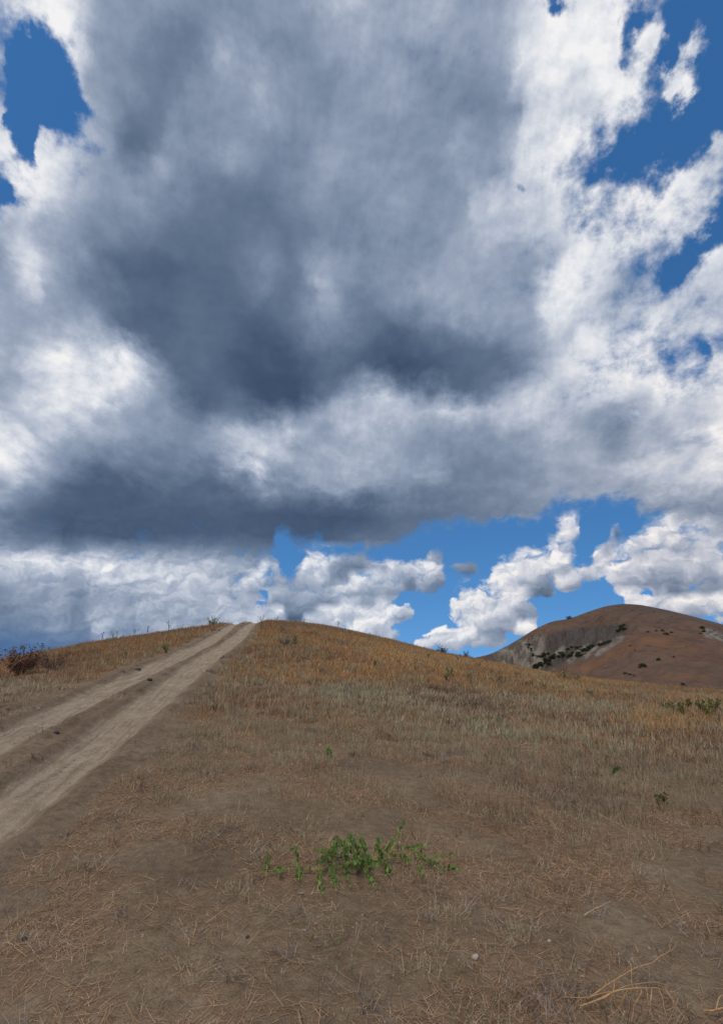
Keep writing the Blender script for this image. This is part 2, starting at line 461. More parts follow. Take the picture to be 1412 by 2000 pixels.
def base_height(x, y):
    r = np.hypot(x, y) + 1e-9
    a = np.arctan2(x, y)
    tn = np.interp(a, _ga, _gt); rc = np.interp(a, _ga, _gr); s0 = np.interp(a, _ga, _gs)
    zc = EYE + rc * tn
    t = np.clip(r / rc, 0, 1)
    h00 = 2 * t ** 3 - 3 * t ** 2 + 1; h10 = t ** 3 - 2 * t ** 2 + t; h01 = -2 * t ** 3 + 3 * t ** 2; h11 = t ** 3 - t ** 2
    near = h10 * s0 * rc + h01 * zc + h11 * tn * rc
    q = np.clip(r - rc, 0, None)
    drop = zc + tn * q - 0.006 * q * q / (1 + q / 60.0)
    far = np.maximum(drop, VALLEY)
    k = 6.0                                    # soft landing on the valley floor
    far = VALLEY + k * np.log1p(np.exp(np.clip((drop - VALLEY) / k, -30, 30)))
    far = np.where((drop - VALLEY) / k > 29, drop, far)
    z = np.where(r <= rc, near, far - (VALLEY + k * np.log1p(np.exp(np.clip((zc - VALLEY) / k, -30, 30))) - zc) * np.exp(-q / 20.0))
    return z


def bumps(x, y):
    r = np.hypot(x, y)
    near = np.exp(-r / 60.0)
    z = 0.16 * (fbm(x * 0.18, y * 0.18, 3, 3) - 0.5) * sstep(2, 12, r) * near
    z = z + 0.075 * (fbm(x * 0.9, y * 0.9, 3, 11) - 0.5) * near
    z = z + 0.045 * (fbm(x * 4.0, y * 4.0, 5, 21, 0.62) - 0.5) * sstep(25, 8, r)
    return z


def march(px, py, f, r0=1.0, r1=120.0):
    """where the line of sight through a photo pixel meets the land"""
    d = px_dir(px, py)
    hz = np.hypot(d[..., 0], d[..., 1])
    ux, uy, tn = d[..., 0] / hz, d[..., 1] / hz, d[..., 2] / hz
    rs = np.geomspace(r0, r1, 1500)
    X = ux[..., None] * rs; Y = uy[..., None] * rs
    hit = f(X, Y) >= EYE + tn[..., None] * rs
    i = np.where(hit.any(-1), hit.argmax(-1), len(rs) - 1)
    r = rs[i]
    return np.stack([ux * r, uy * r], -1)


RUT_L = [(-160, 1535), (0, 1454), (75, 1412), (150, 1376), (225, 1341), (300, 1304), (360, 1278), (410, 1251), (438, 1233), (452, 1222)]
RUT_R = [(-160, 1700), (-60, 1640), (20, 1582), (95, 1525), (168, 1468), (220, 1433), (267, 1398), (328, 1346), (378, 1305), (430, 1270), (468, 1242), (488, 1221)]


def path(pts):
    p = march(np.array([a for a, _ in pts]), np.array([b for _, b in pts]), base_height)
    e = p[-1] + (p[-1] - p[-2]) / np.linalg.norm(p[-1] - p[-2]) * np.arange(4, 40, 4)[:, None]
    p = np.concatenate([p, e])
    # smooth resample
    s = np.r_[0, np.cumsum(np.hypot(*np.diff(p, axis=0).T))]
    g = np.arange(0, s[-1], 0.12)
    q = np.stack([np.interp(g, s, p[:, 0]), np.interp(g, s, p[:, 1])], -1)
    for _ in range(5):
        k = np.hanning(17); k /= k.sum()
        pad = np.concatenate([np.repeat(q[:1], 8, 0) + (q[0] - q[1]) * np.arange(8, 0, -1)[:, None], q, np.repeat(q[-1:], 8, 0) + (q[-1] - q[-2]) * np.arange(1, 9)[:, None]])
        q = np.stack([np.convolve(pad[:, i], k, 'valid') for i in (0, 1)], -1)
    return q


PATH_L, PATH_R = path(RUT_L), path(RUT_R)


def dist_to(P, x, y):
    sh = np.shape(x)
    x = np.ravel(x); y = np.ravel(y)
    out = np.full(x.shape, 9.0)
    m = np.where((x > P[:, 0].min() - 3) & (x < P[:, 0].max() + 3) & (y > P[:, 1].min() - 3) & (y < P[:, 1].max() + 3))[0]
    for k in range(0, len(m), 10000):
        j = m[k:k + 10000]
        d2 = (x[j, None] - P[None, :, 0]) ** 2 + (y[j, None] - P[None, :, 1]) ** 2
        out[j] = np.minimum(out[j], np.sqrt(d2.min(1)))
    return out.reshape(sh)


def rut_fields(x, y):
    dl, dr = dist_to(PATH_L, x, y), dist_to(PATH_R, x, y)
    wob = 0.10 * (fbm(x * 1.3, y * 1.3, 3, 51) - 0.5)
    d = np.minimum(dl, dr) + wob
    r = np.hypot(x, y)
    half = 0.28 + 0.05 * sstep(7, 16, r) - 0.10 * sstep(24, 42, r)
    return d, half, dl, dr


def ground_h(x, y, ruts=True):
    z = base_height(x, y) + bumps(x, y)
    if ruts:
        d, half, dl, dr = rut_fields(x, y)
        z = z - 0.06 * sstep(half + 0.16, half - 0.10, d)
        z = z + (0.01 + 0.07 * fbm(x * 2.5, y * 2.5, 3, 61)) * np.exp(-((d - half - 0.2) / 0.1) ** 2)
        z = z + 0.035 * (fbm(x * 7.0, y * 7.0, 3, 62, 0.6) - 0.5) * sstep(half + 0.4, half, d) * sstep(22, 6, np.hypot(x, y))
    return z


# ------------------------------------------------------------------ object helpers
def mesh_obj(name, verts, faces, mat, parent=None, smooth=False, attrs=None):
    """verts (n,3); faces (m,k) array or a list of such arrays with different k"""
    me = bpy.data.meshes.new(name)
    fl = faces if isinstance(faces, list) else [faces]
    fl = [np.asarray(f, np.int32) for f in fl if len(f)]
    verts = np.asarray(verts, np.float32)
    me.vertices.add(len(verts))
    me.vertices.foreach_set('co', verts.ravel())
    loops = np.concatenate([f.ravel() for f in fl])
    sizes = np.concatenate([np.full(len(f), f.shape[1], np.int32) for f in fl])
    me.loops.add(len(loops))
    me.loops.foreach_set('vertex_index', loops)
    me.polygons.add(len(sizes))
    me.polygons.foreach_set('loop_start', np.r_[0, np.cumsum(sizes)[:-1]].astype(np.int32))
    if smooth:
        me.polygons.foreach_set('use_smooth', np.ones(len(sizes), bool))
    for k, v in (attrs or {}).items():
        a = me.attributes.new(k, 'FLOAT', 'POINT')
        a.data.foreach_set('value', np.asarray(v, np.float32))
    me.update(calc_edges=True)
    me.materials.append(mat)
    o = bpy.data.objects.new(name, me)
    COL.objects.link(o)
    if parent is not None:
        o.parent = parent
    return o


def tag(o, label=None, cat=None, group=None, kind=None):
    for k, v in (('label', label), ('category', cat), ('group', group), ('kind', kind)):
        if v:
            o[k] = v
    return o


def thing(name, loc, label, cat, group=None, rz=0.0):
    o = bpy.data.objects.new(name, None)
    COL.objects.link(o)
    o.empty_display_size = 0.1
    o.location = loc
    o.rotation_euler = (0, 0, rz)
    return tag(o, label, cat, group)


def dup(root, loc, rz, scale, label, group):
    r = root.copy()
    COL.objects.link(r)
    r.location = loc
    r.rotation_euler = (0, 0, rz)
    r.scale = (scale,) * 3
    r['label'] = label
    if group:
        r['group'] = group
    elif 'group' in r:
        del r['group']
    for ch in list(root.children):
        c = ch.copy()
        COL.objects.link(c)
        c.parent = r
        for g in list(ch.children):
            e = g.copy()
            COL.objects.link(e)
            e.parent = c
    return r


# ------------------------------------------------------------------ materials
def new_mat(name):
    m = bpy.data.materials.new(name)
    m.use_nodes = True
    T = NT(m.node_tree)
    b = T.n['Principled BSDF']
    b.inputs['Roughness'].default_value = 0.95
    b.inputs['Specular IOR Level'].default_value = 0.15
    return m, T, b


def attr(T, name):
    return T.node('ShaderNodeAttribute', attribute_name=name).outputs['Fac']


def geo_pos(T):
    return T.node('ShaderNodeNewGeometry').outputs['Position']


def mat_soil():
    m, T, b = new_mat("dry_soil")
    p = geo_pos(T)
    n1 = T.noise(p, 1.1, 5, 0.6)
    n2 = T.noise(p, 14.0, 5, 0.65)
    n3 = T.noise(p, 90.0, 3, 0.6)
    soil = T.ramp(n1, [(0.3, (0.195, 0.134, 0.082)), (0.5, (0.262, 0.186, 0.116)), (0.72, (0.345, 0.252, 0.162))])
    soil = T.mix(T.maprange(n2, 0.35, 0.7), soil, T.mix(1.0, soil, (0.62, 0.60, 0.58, 1), 'MULTIPLY'))
    soil = T.mix(T.maprange(n3, 0.45, 0.75), soil, T.mix(1.0, soil, (1.30, 1.28, 1.24, 1), 'MULTIPLY'))
    # thatch of dead stems between the tufts
    th = T.ramp(T.noise(T.vmath('MULTIPLY', p, (1.0, 1.0, 0.3)), 22.0, 5, 0.7), [(0.3, (0.16, 0.10, 0.06)), (0.52, (0.30, 0.175, 0.095)), (0.72, (0.46, 0.275, 0.145))])
    soil = T.mix(T.math('MULTIPLY', attr(T, 'thatch'), T.maprange(n2, 0.25, 0.55)), soil, th)
    far = T.ramp(T.noise(p, 0.012, 6, 0.6), [(0.3, (0.13, 0.095, 0.06)), (0.7, (0.24, 0.15, 0.08))])
    soil = T.mix(attr(T, 'far'), soil, far)
    rr = T.ramp(T.noise(p, 5.0, 6, 0.65), [(0.25, (0.35, 0.268, 0.180)), (0.5, (0.45, 0.350, 0.240)), (0.75, (0.54, 0.430, 0.300))])
    rr = T.mix(T.maprange(n3, 0.4, 0.7), rr, T.mix(1.0, rr, (0.80, 0.79, 0.78, 1), 'MULTIPLY'))
    sy = T.sep(p)[1]
    tread = T.noise(T.xyz(T.math('MULTIPLY', attr(T, 'across'), 16.0), T.math('MULTIPLY', sy, 0.9), 0.0), 1.0, 4, 0.6, dim='2D')
    rr = T.mix(T.maprange(tread, 0.42, 0.66), rr, T.mix(1.0, rr, (0.70, 0.68, 0.66, 1), 'MULTIPLY'))
    rmask = T.maprange(T.math('ADD', attr(T, 'rut'), T.math('ADD', T.math('MULTIPLY', T.math('SUBTRACT', n2, 0.5), 0.9), T.math('MULTIPLY', T.math('SUBTRACT', T.noise(p, 2.2, 4, 0.6), 0.5), 0.7))), 0.25, 0.75)
    T.l.new(T.mix(rmask, soil, rr), b.inputs['Base Color'])
    crack = T.voronoi(T.vmath('ADD', p, T.vmath('SCALE', T.noise(p, 9.0, 3, 0.6, out=1), scale=0.08)), 11.0, 'DISTANCE_TO_EDGE')
    hgt = T.math('ADD', T.math('MULTIPLY', n2, 0.050), T.math('MULTIPLY', n3, 0.020))
    hgt = T.math('ADD', hgt, T.math('MULTIPLY', T.maprange(crack, 0.0, 0.03), 0.0022))
    hgt = T.math('ADD', hgt, T.math('MULTIPLY', T.math('MULTIPLY', tread, rmask), 0.03))
    bp = T.node('ShaderNodeBump')
    bp.inputs['Strength'].default_value = 0.9
    bp.inputs['Distance'].default_value = 1.0
    T.put(bp.inputs['Height'], hgt)
    T.l.new(bp.outputs[0], b.inputs['Normal'])
    return m


def mat_blades(name, stops, trans=0.25, rough=0.85):
    """colour runs with a per-plant tint; thin leaves let a little light through"""
    m, T, b = new_mat(name)
    c = T.ramp(attr(T, 'tint'), stops)
    b.inputs['Roughness'].default_value = rough
    T.l.new(c, b.inputs['Base Color'])
    if trans:
        tr = T.node('ShaderNodeBsdfTranslucent')
        T.l.new(c, tr.inputs[0])
        mx = T.node('ShaderNodeMixShader')
        mx.inputs[0].default_value = trans
        T.l.new(b.outputs[0], mx.inputs[1])
        T.l.new(tr.outputs[0], mx.inputs[2])
        T.l.new(mx.outputs[0], T.n['Material Output'].inputs[0])
    return m


def mat_noise(name, c0, c1, scale=20.0, rough=0.9, bump=0.0):
    m, T, b = new_mat(name)
    tc = T.node('ShaderNodeTexCoord').outputs['Object']
    n = T.noise(tc, scale, 5, 0.6)
    T.l.new(T.ramp(n, [(0.3, c0), (0.7, c1)]), b.inputs['Base Color'])
    b.inputs['Roughness'].default_value = rough
    if bump:
        bp = T.node('ShaderNodeBump')
        bp.inputs['Strength'].default_value = 0.7
        bp.inputs['Distance'].default_value = bump
        T.put(bp.inputs['Height'], n)
        T.l.new(bp.outputs[0], b.inputs['Normal'])
    return m


M_SOIL = mat_soil()
M_SAGE = mat_blades("wormwood_leaf", [(0.0, (0.210, 0.140, 0.090)), (0.3, (0.410, 0.300, 0.195)), (0.6, (0.480, 0.395, 0.255)), (0.85, (0.53, 0.475, 0.315)), (1.0, (0.30, 0.30, 0.15))])
M_GOLD = mat_blades("dry_grass_blade", [(0.0, (0.26, 0.155, 0.090)), (0.3, (0.44, 0.235, 0.105)), (0.6, (0.62, 0.335, 0.125)), (0.85, (0.72, 0.46, 0.20)), (1.0, (0.36, 0.31, 0.15))])
M_STRAW = mat_blades("straw", [(0.0, (0.20, 0.12, 0.08)), (0.4, (0.42, 0.245, 0.132)), (0.75, (0.62, 0.38, 0.20)), (1.0, (0.70, 0.54, 0.38))], 0.1)
M_DEAD = mat_blades("dead_stem", [(0.0, (0.10, 0.07, 0.052)), (0.4, (0.25, 0.185, 0.140)), (0.7, (0.38, 0.295, 0.230)), (1.0, (0.52, 0.43, 0.35))], 0.0)
M_GREEN = mat_blades("green_leaf", [(0.0, (0.115, 0.185, 0.055)), (0.5, (0.210, 0.300, 0.085)), (1.0, (0.36, 0.43, 0.12))], 0.3, 0.55)
M_OLIVE = mat_blades("olive_leaf", [(0.0, (0.075, 0.075, 0.032)), (0.5, (0.125, 0.115, 0.050)), (1.0, (0.20, 0.165, 0.075))])
M_PALE = mat_blades("pale_weed_leaf", [(0.0, (0.12, 0.14, 0.055)), (0.5, (0.19, 0.20, 0.085)), (1.0, (0.28, 0.27, 0.13))])
M_DARKLEAF = mat_blades("dark_shrub_leaf", [(0.0, (0.022, 0.038, 0.016)), (0.5, (0.040, 0.065, 0.026)), (1.0, (0.075, 0.10, 0.040))], 0.15)
M_HILLBUSH = mat_blades("hill_bush_leaf", [(0.0, (0.028, 0.042, 0.020)), (0.5, (0.055, 0.075, 0.035)), (1.0, (0.11, 0.125, 0.06))], 0.15)  # lighter than the near shrub leaf, haze put into the colour
M_REDLEAF = mat_blades("withered_leaf", [(0.0, (0.16, 0.055, 0.028)), (0.6, (0.27, 0.10, 0.045)), (1.0, (0.36, 0.17, 0.08))])
M_YELLOW = mat_blades("yellow_petal", [(0.0, (0.50, 0.36, 0.03)), (1.0, (0.62, 0.50, 0.08))])
M_STEMG = mat_noise("green_stem", (0.26, 0.27, 0.07), (0.46, 0.42, 0.14), 30)
M_TWIG = mat_noise("grey_twig", (0.12, 0.088, 0.066), (0.23, 0.18, 0.145), 25)
M_BRANCH = mat_noise("bleached_branch", (0.42, 0.22, 0.09), (0.70, 0.42, 0.20), 60, 0.8)
M_STALK = mat_noise("pale_stalk", (0.42, 0.27, 0.16), (0.62, 0.47, 0.33), 40, 0.8)
M_SEED = mat_noise("dark_seed_head", (0.035, 0.028, 0.02), (0.09, 0.075, 0.04), 30)
M_STONE_D = mat_noise("dark_stone", (0.05, 0.043, 0.04), (0.10, 0.085, 0.075), 14, 0.9, 0.01)
M_STONE_P = mat_noise("pale_stone", (0.36, 0.29, 0.22), (0.56, 0.47, 0.37), 14, 0.9, 0.008)


# ------------------------------------------------------------------ the ground: one sheet round the camera out to the horizon
def build_ground():
    dense = np.linspace(R(-46), R(46), 760)
    back = np.linspace(R(46), R(314), 120)[1:-1]
    az = np.r_[dense, back]
    rs = np.r_[0.0, np.geomspace(0.5, 2.2, 18)[:-1], np.geomspace(2.2, 62, 430)[:-1], np.geomspace(62, 9000, 60)]
    A, RR = np.meshgrid(az, rs[1:], indexing='ij')
    X, Y = RR * np.sin(A), RR * np.cos(A)
    Z = ground_h(X, Y)
    d, half, dl, dr = rut_fields(X, Y)
    soft = np.where(RR > 22, 0.6, 1.0)
    rut = sstep(half + 0.24 * soft, half - 0.16 * soft, d) * (RR < 75)
    across = np.where(dl < dr, dl, dr + 5.0)
    na, nr = X.shape
    V = np.concatenate([[[0, 0, float(ground_h(np.array([0.0]), np.array([1e-3]))[0])]], np.stack([X, Y, Z], -1).reshape(-1, 3)])
    ru = np.r_[0.0, rut.ravel()]
    ac = np.r_[0.0, across.ravel()]
    px, py = dir_px(np.stack([X, Y, Z - EYE], -1))
    th = np.clip(thatch_map(px, py, X, Y), 0, 1) * (1 - rut)
    th = np.r_[0.0, th.ravel()]
    far = np.r_[0.0, sstep(50, 90, RR).ravel()]
    i = np.arange(na)[:, None]
    k = np.arange(nr - 1)[None, :]
    i2 = (i + 1) % na
    Q = np.stack(np.broadcast_arrays(1 + i * nr + k, 1 + i * nr + k + 1, 1 + i2 * nr + k + 1, 1 + i2 * nr + k), -1).reshape(-1, 4)
    cen = np.stack([np.zeros(na, int), 1 + np.arange(na) * nr, 1 + ((np.arange(na) + 1) % na) * nr], -1)
    Q = Q[:, ::-1]
    cen = cen[:, ::-1]
    on = ru[Q].mean(1) > 0.42
    def sub(name, q, tri):
        used = np.unique(np.r_[q.ravel(), tri.ravel()]).astype(int)
        mp = np.full(len(V), -1); mp[used] = np.arange(len(used))
        return mesh_obj(name, V[used], [mp[q]] + ([mp[tri]] if len(tri) else []), M_SOIL, None, True, {'rut': ru[used], 'thatch': th[used], 'far': far[used], 'across': ac[used]})
    tag(sub("ground", Q[~on], cen), "dry brown hillside of bare soil", "ground", kind='structure')
    tag(sub("dirt_track", Q[on], np.zeros((0, 3), int)), "pale two-rut dirt track climbing over the crest", "track", kind='structure')


# ------------------------------------------------------------------ where each cover grows (photo zones, ragged with noise on the ground)
def blob(px, py, cx, cy, rx, ry):
    return np.exp(-((px - cx) / rx) ** 2 - ((py - cy) / ry) ** 2)


def zones(px, py, x, y):
    n = fbm(x * 0.55, y * 0.55, 4, 71)
    n2 = fbm(x * 1.9, y * 1.9, 3, 83)
    d, half, dl, dr = rut_fields(x, y)
    off = sstep(0.30, 0.75, d - half + 0.5 * (n2 - 0.5))
    left = (px < np.interp(py, [1215, 1300, 1450, 1600], [470, 300, 60, -80]))
    between = (~left) & (px < np.interp(py, [1219, 1305, 1397, 1470, 1585], [490, 375, 250, 150, 0]))
    # how far the gold reaches down the slope
    edge = np.interp(px, [300, 450, 560, 700, 900, 1100, 1412], [1310, 1330, 1345, 1335, 1345, 1365, 1390]) + 46 * (n - 0.5)
    gold = sstep(edge + 14, edge - 14, py)
    gold = np.maximum(gold, 1.0 * blob(px, py, 1300, 1418, 130, 34) * sstep(0.30, 0.52, n2 + 0.1))
    gold = np.maximum(gold, 0.8 * blob(px, py, 1090, 1425, 90, 26) * sstep(0.36, 0.56, n2))
    gold = np.maximum(gold, 0.42 * sstep(1600, 1420, py) * sstep(0.48, 0.66, n))
    gold = np.where(left, 0.85 * sstep(1345, 1315, py + 30 * (n - 0.5) - 0.10 * px + 10), gold)
    gold = np.where(between, 0.5 * sstep(1290, 1235, py), gold) * off
    dens = np.interp(py, [1215, 1320, 1360, 1450, 1530, 1600, 1700, 2000], [0.55, 0.6, 1.0, 0.95, 0.75, 0.42, 0.30, 0.22])
    dens = dens * np.interp(px, [200, 450, 800, 1200, 1412], [0.45, 0.8, 0.95, 1.1, 1.2])
    right = sstep(820, 1250, px) * sstep(1780, 1600, py)
    dens = dens * (1 + 0.9 * right)
    sage = dens * sstep(0.34, 0.60, 0.55 * n + 0.5 * n2 + np.interp(py, [1330, 1450, 1600, 2000], [0.14, 0.10, -0.03, -0.08]) + 0.10 * right) * off
    sage = np.where(left, sage * 0.75, sage)
    sage = np.where(between, sage * 0.12, sage)
    # trodden bare patches in front
    bare = 0.8 * blob(px, py, 560, 1590, 130, 24) + 0.8 * blob(px, py, 560, 1800, 180, 60) + 0.6 * blob(px, py, 1130, 1850, 120, 50) + 0.6 * blob(px, py, 420, 1900, 160, 60) + 0.5 * blob(px, py, 720, 1900, 100, 70)
    sage = sage * np.clip(1 - bare, 0, 1)
    lit = np.interp(py, [1215, 1330, 1430, 1560, 1700, 2000], [0.3, 0.5, 0.8, 0.9, 0.75, 0.6]) * sstep(0.36, 0.66, n2 * 0.7 + 0.36 * n)
    lit = lit + 0.9 * blob(px, py, 840, 1450, 130, 30) * n2 + 1.0 * blob(px, py, 480, 1500, 110, 22) * n2 + 0.9 * blob(px, py, 1080, 1680, 180, 40) * n2 + 0.9 * blob(px, py, 740, 1550, 110, 18) * n2 + 0.7 * blob(px, py, 200, 1830, 110, 35) * n2 + 0.9 * blob(px, py, 1060, 1950, 60, 50) * n2
    lit = lit * np.clip(1 - 0.8 * bare, 0, 1) * off
    lit = np.where(left | between, lit * 0.35, lit)
    return np.clip(sage, 0, 1.3), np.clip(gold, 0, 1), np.clip(lit, 0, 1.4)


def thatch_map(px, py, x, y):
    sh = x.shape
    r = np.hypot(x, y)
    out = np.zeros(sh)
    m = (r < 75) & (y > 0.5)
    s, g, l = zones(px[m], py[m], x[m], y[m])
    out[m] = np.clip(0.30 * s + 0.8 * g + 0.42 * l, 0, 0.95)
    return out


# ------------------------------------------------------------------ blades, stems and leaves in bulk
class Bulk:
    """collects ribbons and leaves into one mesh with a per-blade tint"""
    def __init__(self):
        self.v, self.q, self.t, self.tint, self.n = [], [], [], [], 0

    def ribbons(self, base, h, w, head, lean, curl, tint, segs=2, twist=None):
        """base (n,3); blades rise, lean along heading and curl over"""
        n = len(base)
        if not n:
            return
        u = np.linspace(0, 1, segs + 1)[None, :]
        dirx, diry = np.cos(head)[:, None], np.sin(head)[:, None]
        ang = lean[:, None] + curl[:, None] * u
        du = np.diff(u, axis=1)
        am = (ang[:, 1:] + ang[:, :-1]) / 2
        out = np.concatenate([np.zeros((n, 1)), np.cumsum(np.sin(am) * du, 1)], 1) * h[:, None]
        up = np.concatenate([np.zeros((n, 1)), np.cumsum(np.cos(am) * du, 1)], 1) * h[:, None]
        tw = head + math.pi / 2 + (rng.uniform(-0.9, 0.9, n) if twist is None else twist)
        wx, wy = np.cos(tw)[:, None], np.sin(tw)[:, None]
        ww = w[:, None] * (1 - 0.85 * u ** 1.5) * 0.5
        cx = base[:, 0:1] + dirx * out
        cy = base[:, 1:2] + diry * out
        cz = base[:, 2:3] + up
        a = np.stack([cx - wx * ww, cy - wy * ww, cz], -1)
        b = np.stack([cx + wx * ww, cy + wy * ww, cz], -1)
        V = np.stack([a, b], 2).reshape(n, -1, 3)
        k = 2 * (segs + 1)
        i = (self.n + np.arange(n) * k)[:, None]
        s = 2 * np.arange(segs)[None, :]
        Q = np.stack([i + s, i + s + 1, i + s + 3, i + s + 2], -1).reshape(-1, 4)
        self.v.append(V.reshape(-1, 3)); self.q.append(Q)
        self.tint.append(np.repeat(np.clip(tint, 0, 1), k))
        self.n += n * k

    def leaves(self, base, direc, length, width, tint, side=None, fold=0.25):
        """small pointed leaves: four triangles-worth in two quads folded along the midrib"""
        n = len(base)
        if not n:
            return
        d = direc / np.linalg.norm(direc, axis=1, keepdims=True)
        r = rng.normal(size=(n, 3)) if side is None else side
        s = np.cross(d, r); s /= np.linalg.norm(s, axis=1, keepdims=True) + 1e-9
        nn = np.cross(d, s)
        L, W = length[:, None], width[:, None]
        p0 = base
        m1 = base + d * L * 0.30 - nn * W * fold * 0.5
        m2 = base + d * L * 0.70 - nn * W * fold * 0.5
        tip = base + d * L
        a1 = base + d * L * 0.35 + s * W * 0.5
        a2 = base + d * L * 0.72 + s * W * 0.40
        b1 = base + d * L * 0.35 - s * W * 0.5
        b2 = base + d * L * 0.72 - s * W * 0.40
        V = np.stack([p0, a1, a2, tip, b2, b1, m1, m2], 1)
        i = (self.n + np.arange(n) * 8)[:, None]
        Q = np.concatenate([i + np.array([[0, 1, 2, 7]]), i + np.array([[0, 7, 4, 5]])], 1).reshape(-1, 4)
        Tt = np.concatenate([i + np.array([[7, 2, 3]]), i + np.array([[7, 3, 4]])], 1).reshape(-1, 3)
        self.v.append(V.reshape(-1, 3)); self.q.append(Q); self.t.append(Tt)
        self.tint.append(np.repeat(np.clip(tint, 0, 1), 8))
        self.n += n * 8

    def build(self, name, mat, parent=None, origin=None):
        V = np.concatenate(self.v)
        if origin is not None:
            V = V - np.asarray(origin)
        f = [np.concatenate(self.q)] if self.q else []
        if self.t:
            f.append(np.concatenate(self.t))
        return mesh_obj(name, V, f, mat, parent, False, {'tint': np.concatenate(self.tint)})


def tube(points, radii, sides=5):
    """tapered tube through points -> verts, quads"""
    P = np.asarray(points, float)
    n = len(P)
    t = np.gradient(P, axis=0)
    t /= np.linalg.norm(t, axis=1, keepdims=True) + 1e-9
    ref = np.array([0.31, 0.17, 0.93])
    if abs(t[0] @ ref) > 0.9:
        ref = np.array([1.0, 0.1, 0.0])
    s = np.cross(t, ref); s /= np.linalg.norm(s, axis=1, keepdims=True) + 1e-9
    b = np.cross(t, s)
    a = np.linspace(0, 2 * math.pi, sides, endpoint=False)
    rr = np.broadcast_to(np.asarray(radii, float), (n,))[:, None, None]
    V = P[:, None] + rr * (np.cos(a)[None, :, None] * s[:, None] + np.sin(a)[None, :, None] * b[:, None])
    i = np.arange(n - 1)[:, None] * sides
    k = np.arange(sides)[None, :]
    k2 = (k + 1) % sides
    Q = np.stack(np.broadcast_arrays(i + k, i + k2, i + sides + k2, i + sides + k), -1).reshape(-1, 4)
    return V.reshape(-1, 3), Q


class Tubes:
    def __init__(self):
        self.v, self.q, self.n = [], [], 0

    def add(self, pts, rad, sides=5):
        V, Q = tube(pts, rad, sides)
        self.v.append(V); self.q.append(Q + self.n); self.n += len(V)

    def build(self, name, mat, parent=None):
        return mesh_obj(name, np.concatenate(self.v), np.concatenate(self.q), mat, parent, True)


# ------------------------------------------------------------------ ground cover
def scatter(n, r0, r1, power, half=R(37)):
    """random points in the wedge in front, thinning with distance"""
    u = rng.random(n)
    k = 2.0 - power
    r = (r0 ** k + u * (r1 ** k - r0 ** k)) ** (1 / k)
    a = rng.uniform(-half, half, n)
    return r * np.sin(a), r * np.cos(a), r


def ground_pts(x, y):
    z = ground_h(x, y)
    px, py = dir_px(np.stack([x, y, z - EYE], -1))
    return z, px, py


def build_sage():
    near, far = Bulk(), Bulk()
    x, y, r = scatter(26000, 2.3, 52, 0.95)
    z, px, py = ground_pts(x, y)
    s, g, l = zones(px, py, x, y)
    keep = rng.random(len(x)) < np.clip(s, 0, 1)
    px0 = px
    x, y, z, r = x[keep], y[keep], z[keep], r[keep]
    size = rng.uniform(0.6, 1.25, len(x)) * np.interp(r, [2, 5, 8, 14, 30], [0.75, 0.85, 0.92, 1.0, 1.05])
    tone = np.clip(0.40 + 1.0 * (fbm(x * 0.4, y * 0.4, 3, 91) - 0.5) + rng.normal(0, 0.24, len(x)) + np.interp(r, [3, 8], [-0.06, 0.03]), 0, 0.95)
    count = np.interp(r, [2, 6, 12, 30], [11, 15, 20, 20]).astype(int)
    idx = np.repeat(np.arange(len(x)), count)
    n = len(idx)
    ang = rng.uniform(0, 2 * math.pi, n)
    rad = np.sqrt(rng.random(n)) * 0.10 * size[idx] * np.interp(r[idx], [3, 10, 30], [1.1, 1.7, 2.4])
    B = np.stack([x[idx] + np.cos(ang) * rad, y[idx] + np.sin(ang) * rad, z[idx] - 0.01], -1)
    h = 0.125 * size[idx] * rng.uniform(0.35, 1.3, n) * (1 + 0.10 * sstep(800, 1150, px0[keep][idx]))
    lean = rng.uniform(0.05, 0.75, n)
    curl = rng.uniform(-0.3, 0.5, n)
    tint = tone[idx] + rng.normal(0, 0.10, n)
    wide = np.maximum(0.0042, r[idx] * 0.00095)
    for sel, B_, leafy in ((r[idx] < 9.5, near, True), (r[idx] >= 9.5, far, False)):
        hd = ang[sel] + rng.normal(0, 0.5, sel.sum())
        B_.ribbons(B[sel], h[sel], wide[sel] * (0.8 if leafy else 1.6), hd, lean[sel], curl[sel], tint[sel], 3 if leafy else 2)
        if leafy:
            m = np.where(sel)[0]
            j = np.repeat(np.arange(len(m)), 8)
            u = rng.uniform(0.15, 1.0, len(j))
            a = lean[m][j] + curl[m][j] * u * 0.5
            P = B[m][j] + np.stack([np.cos(hd[j]) * np.sin(a), np.sin(hd[j]) * np.sin(a), np.cos(a)], -1) * (h[m][j] * u)[:, None]
            dirs = np.stack([rng.normal(0, 0.7, len(j)), rng.normal(0, 0.7, len(j)), rng.uniform(0.6, 2.0, len(j))], -1)
            B_.leaves(P, dirs, rng.uniform(0.007, 0.017, len(j)), rng.uniform(0.0022, 0.004, len(j)), tint[m][j] + rng.normal(0.05, 0.07, len(j)))
    tag(near.build("wormwood_cover", M_SAGE), "grey-green wormwood sprigs scattered over the near soil", "ground cover", kind='stuff')
    tag(far.build("wormwood_cover", M_SAGE), "dull grey wormwood tufts over the middle of the slope", "ground cover", kind='stuff')


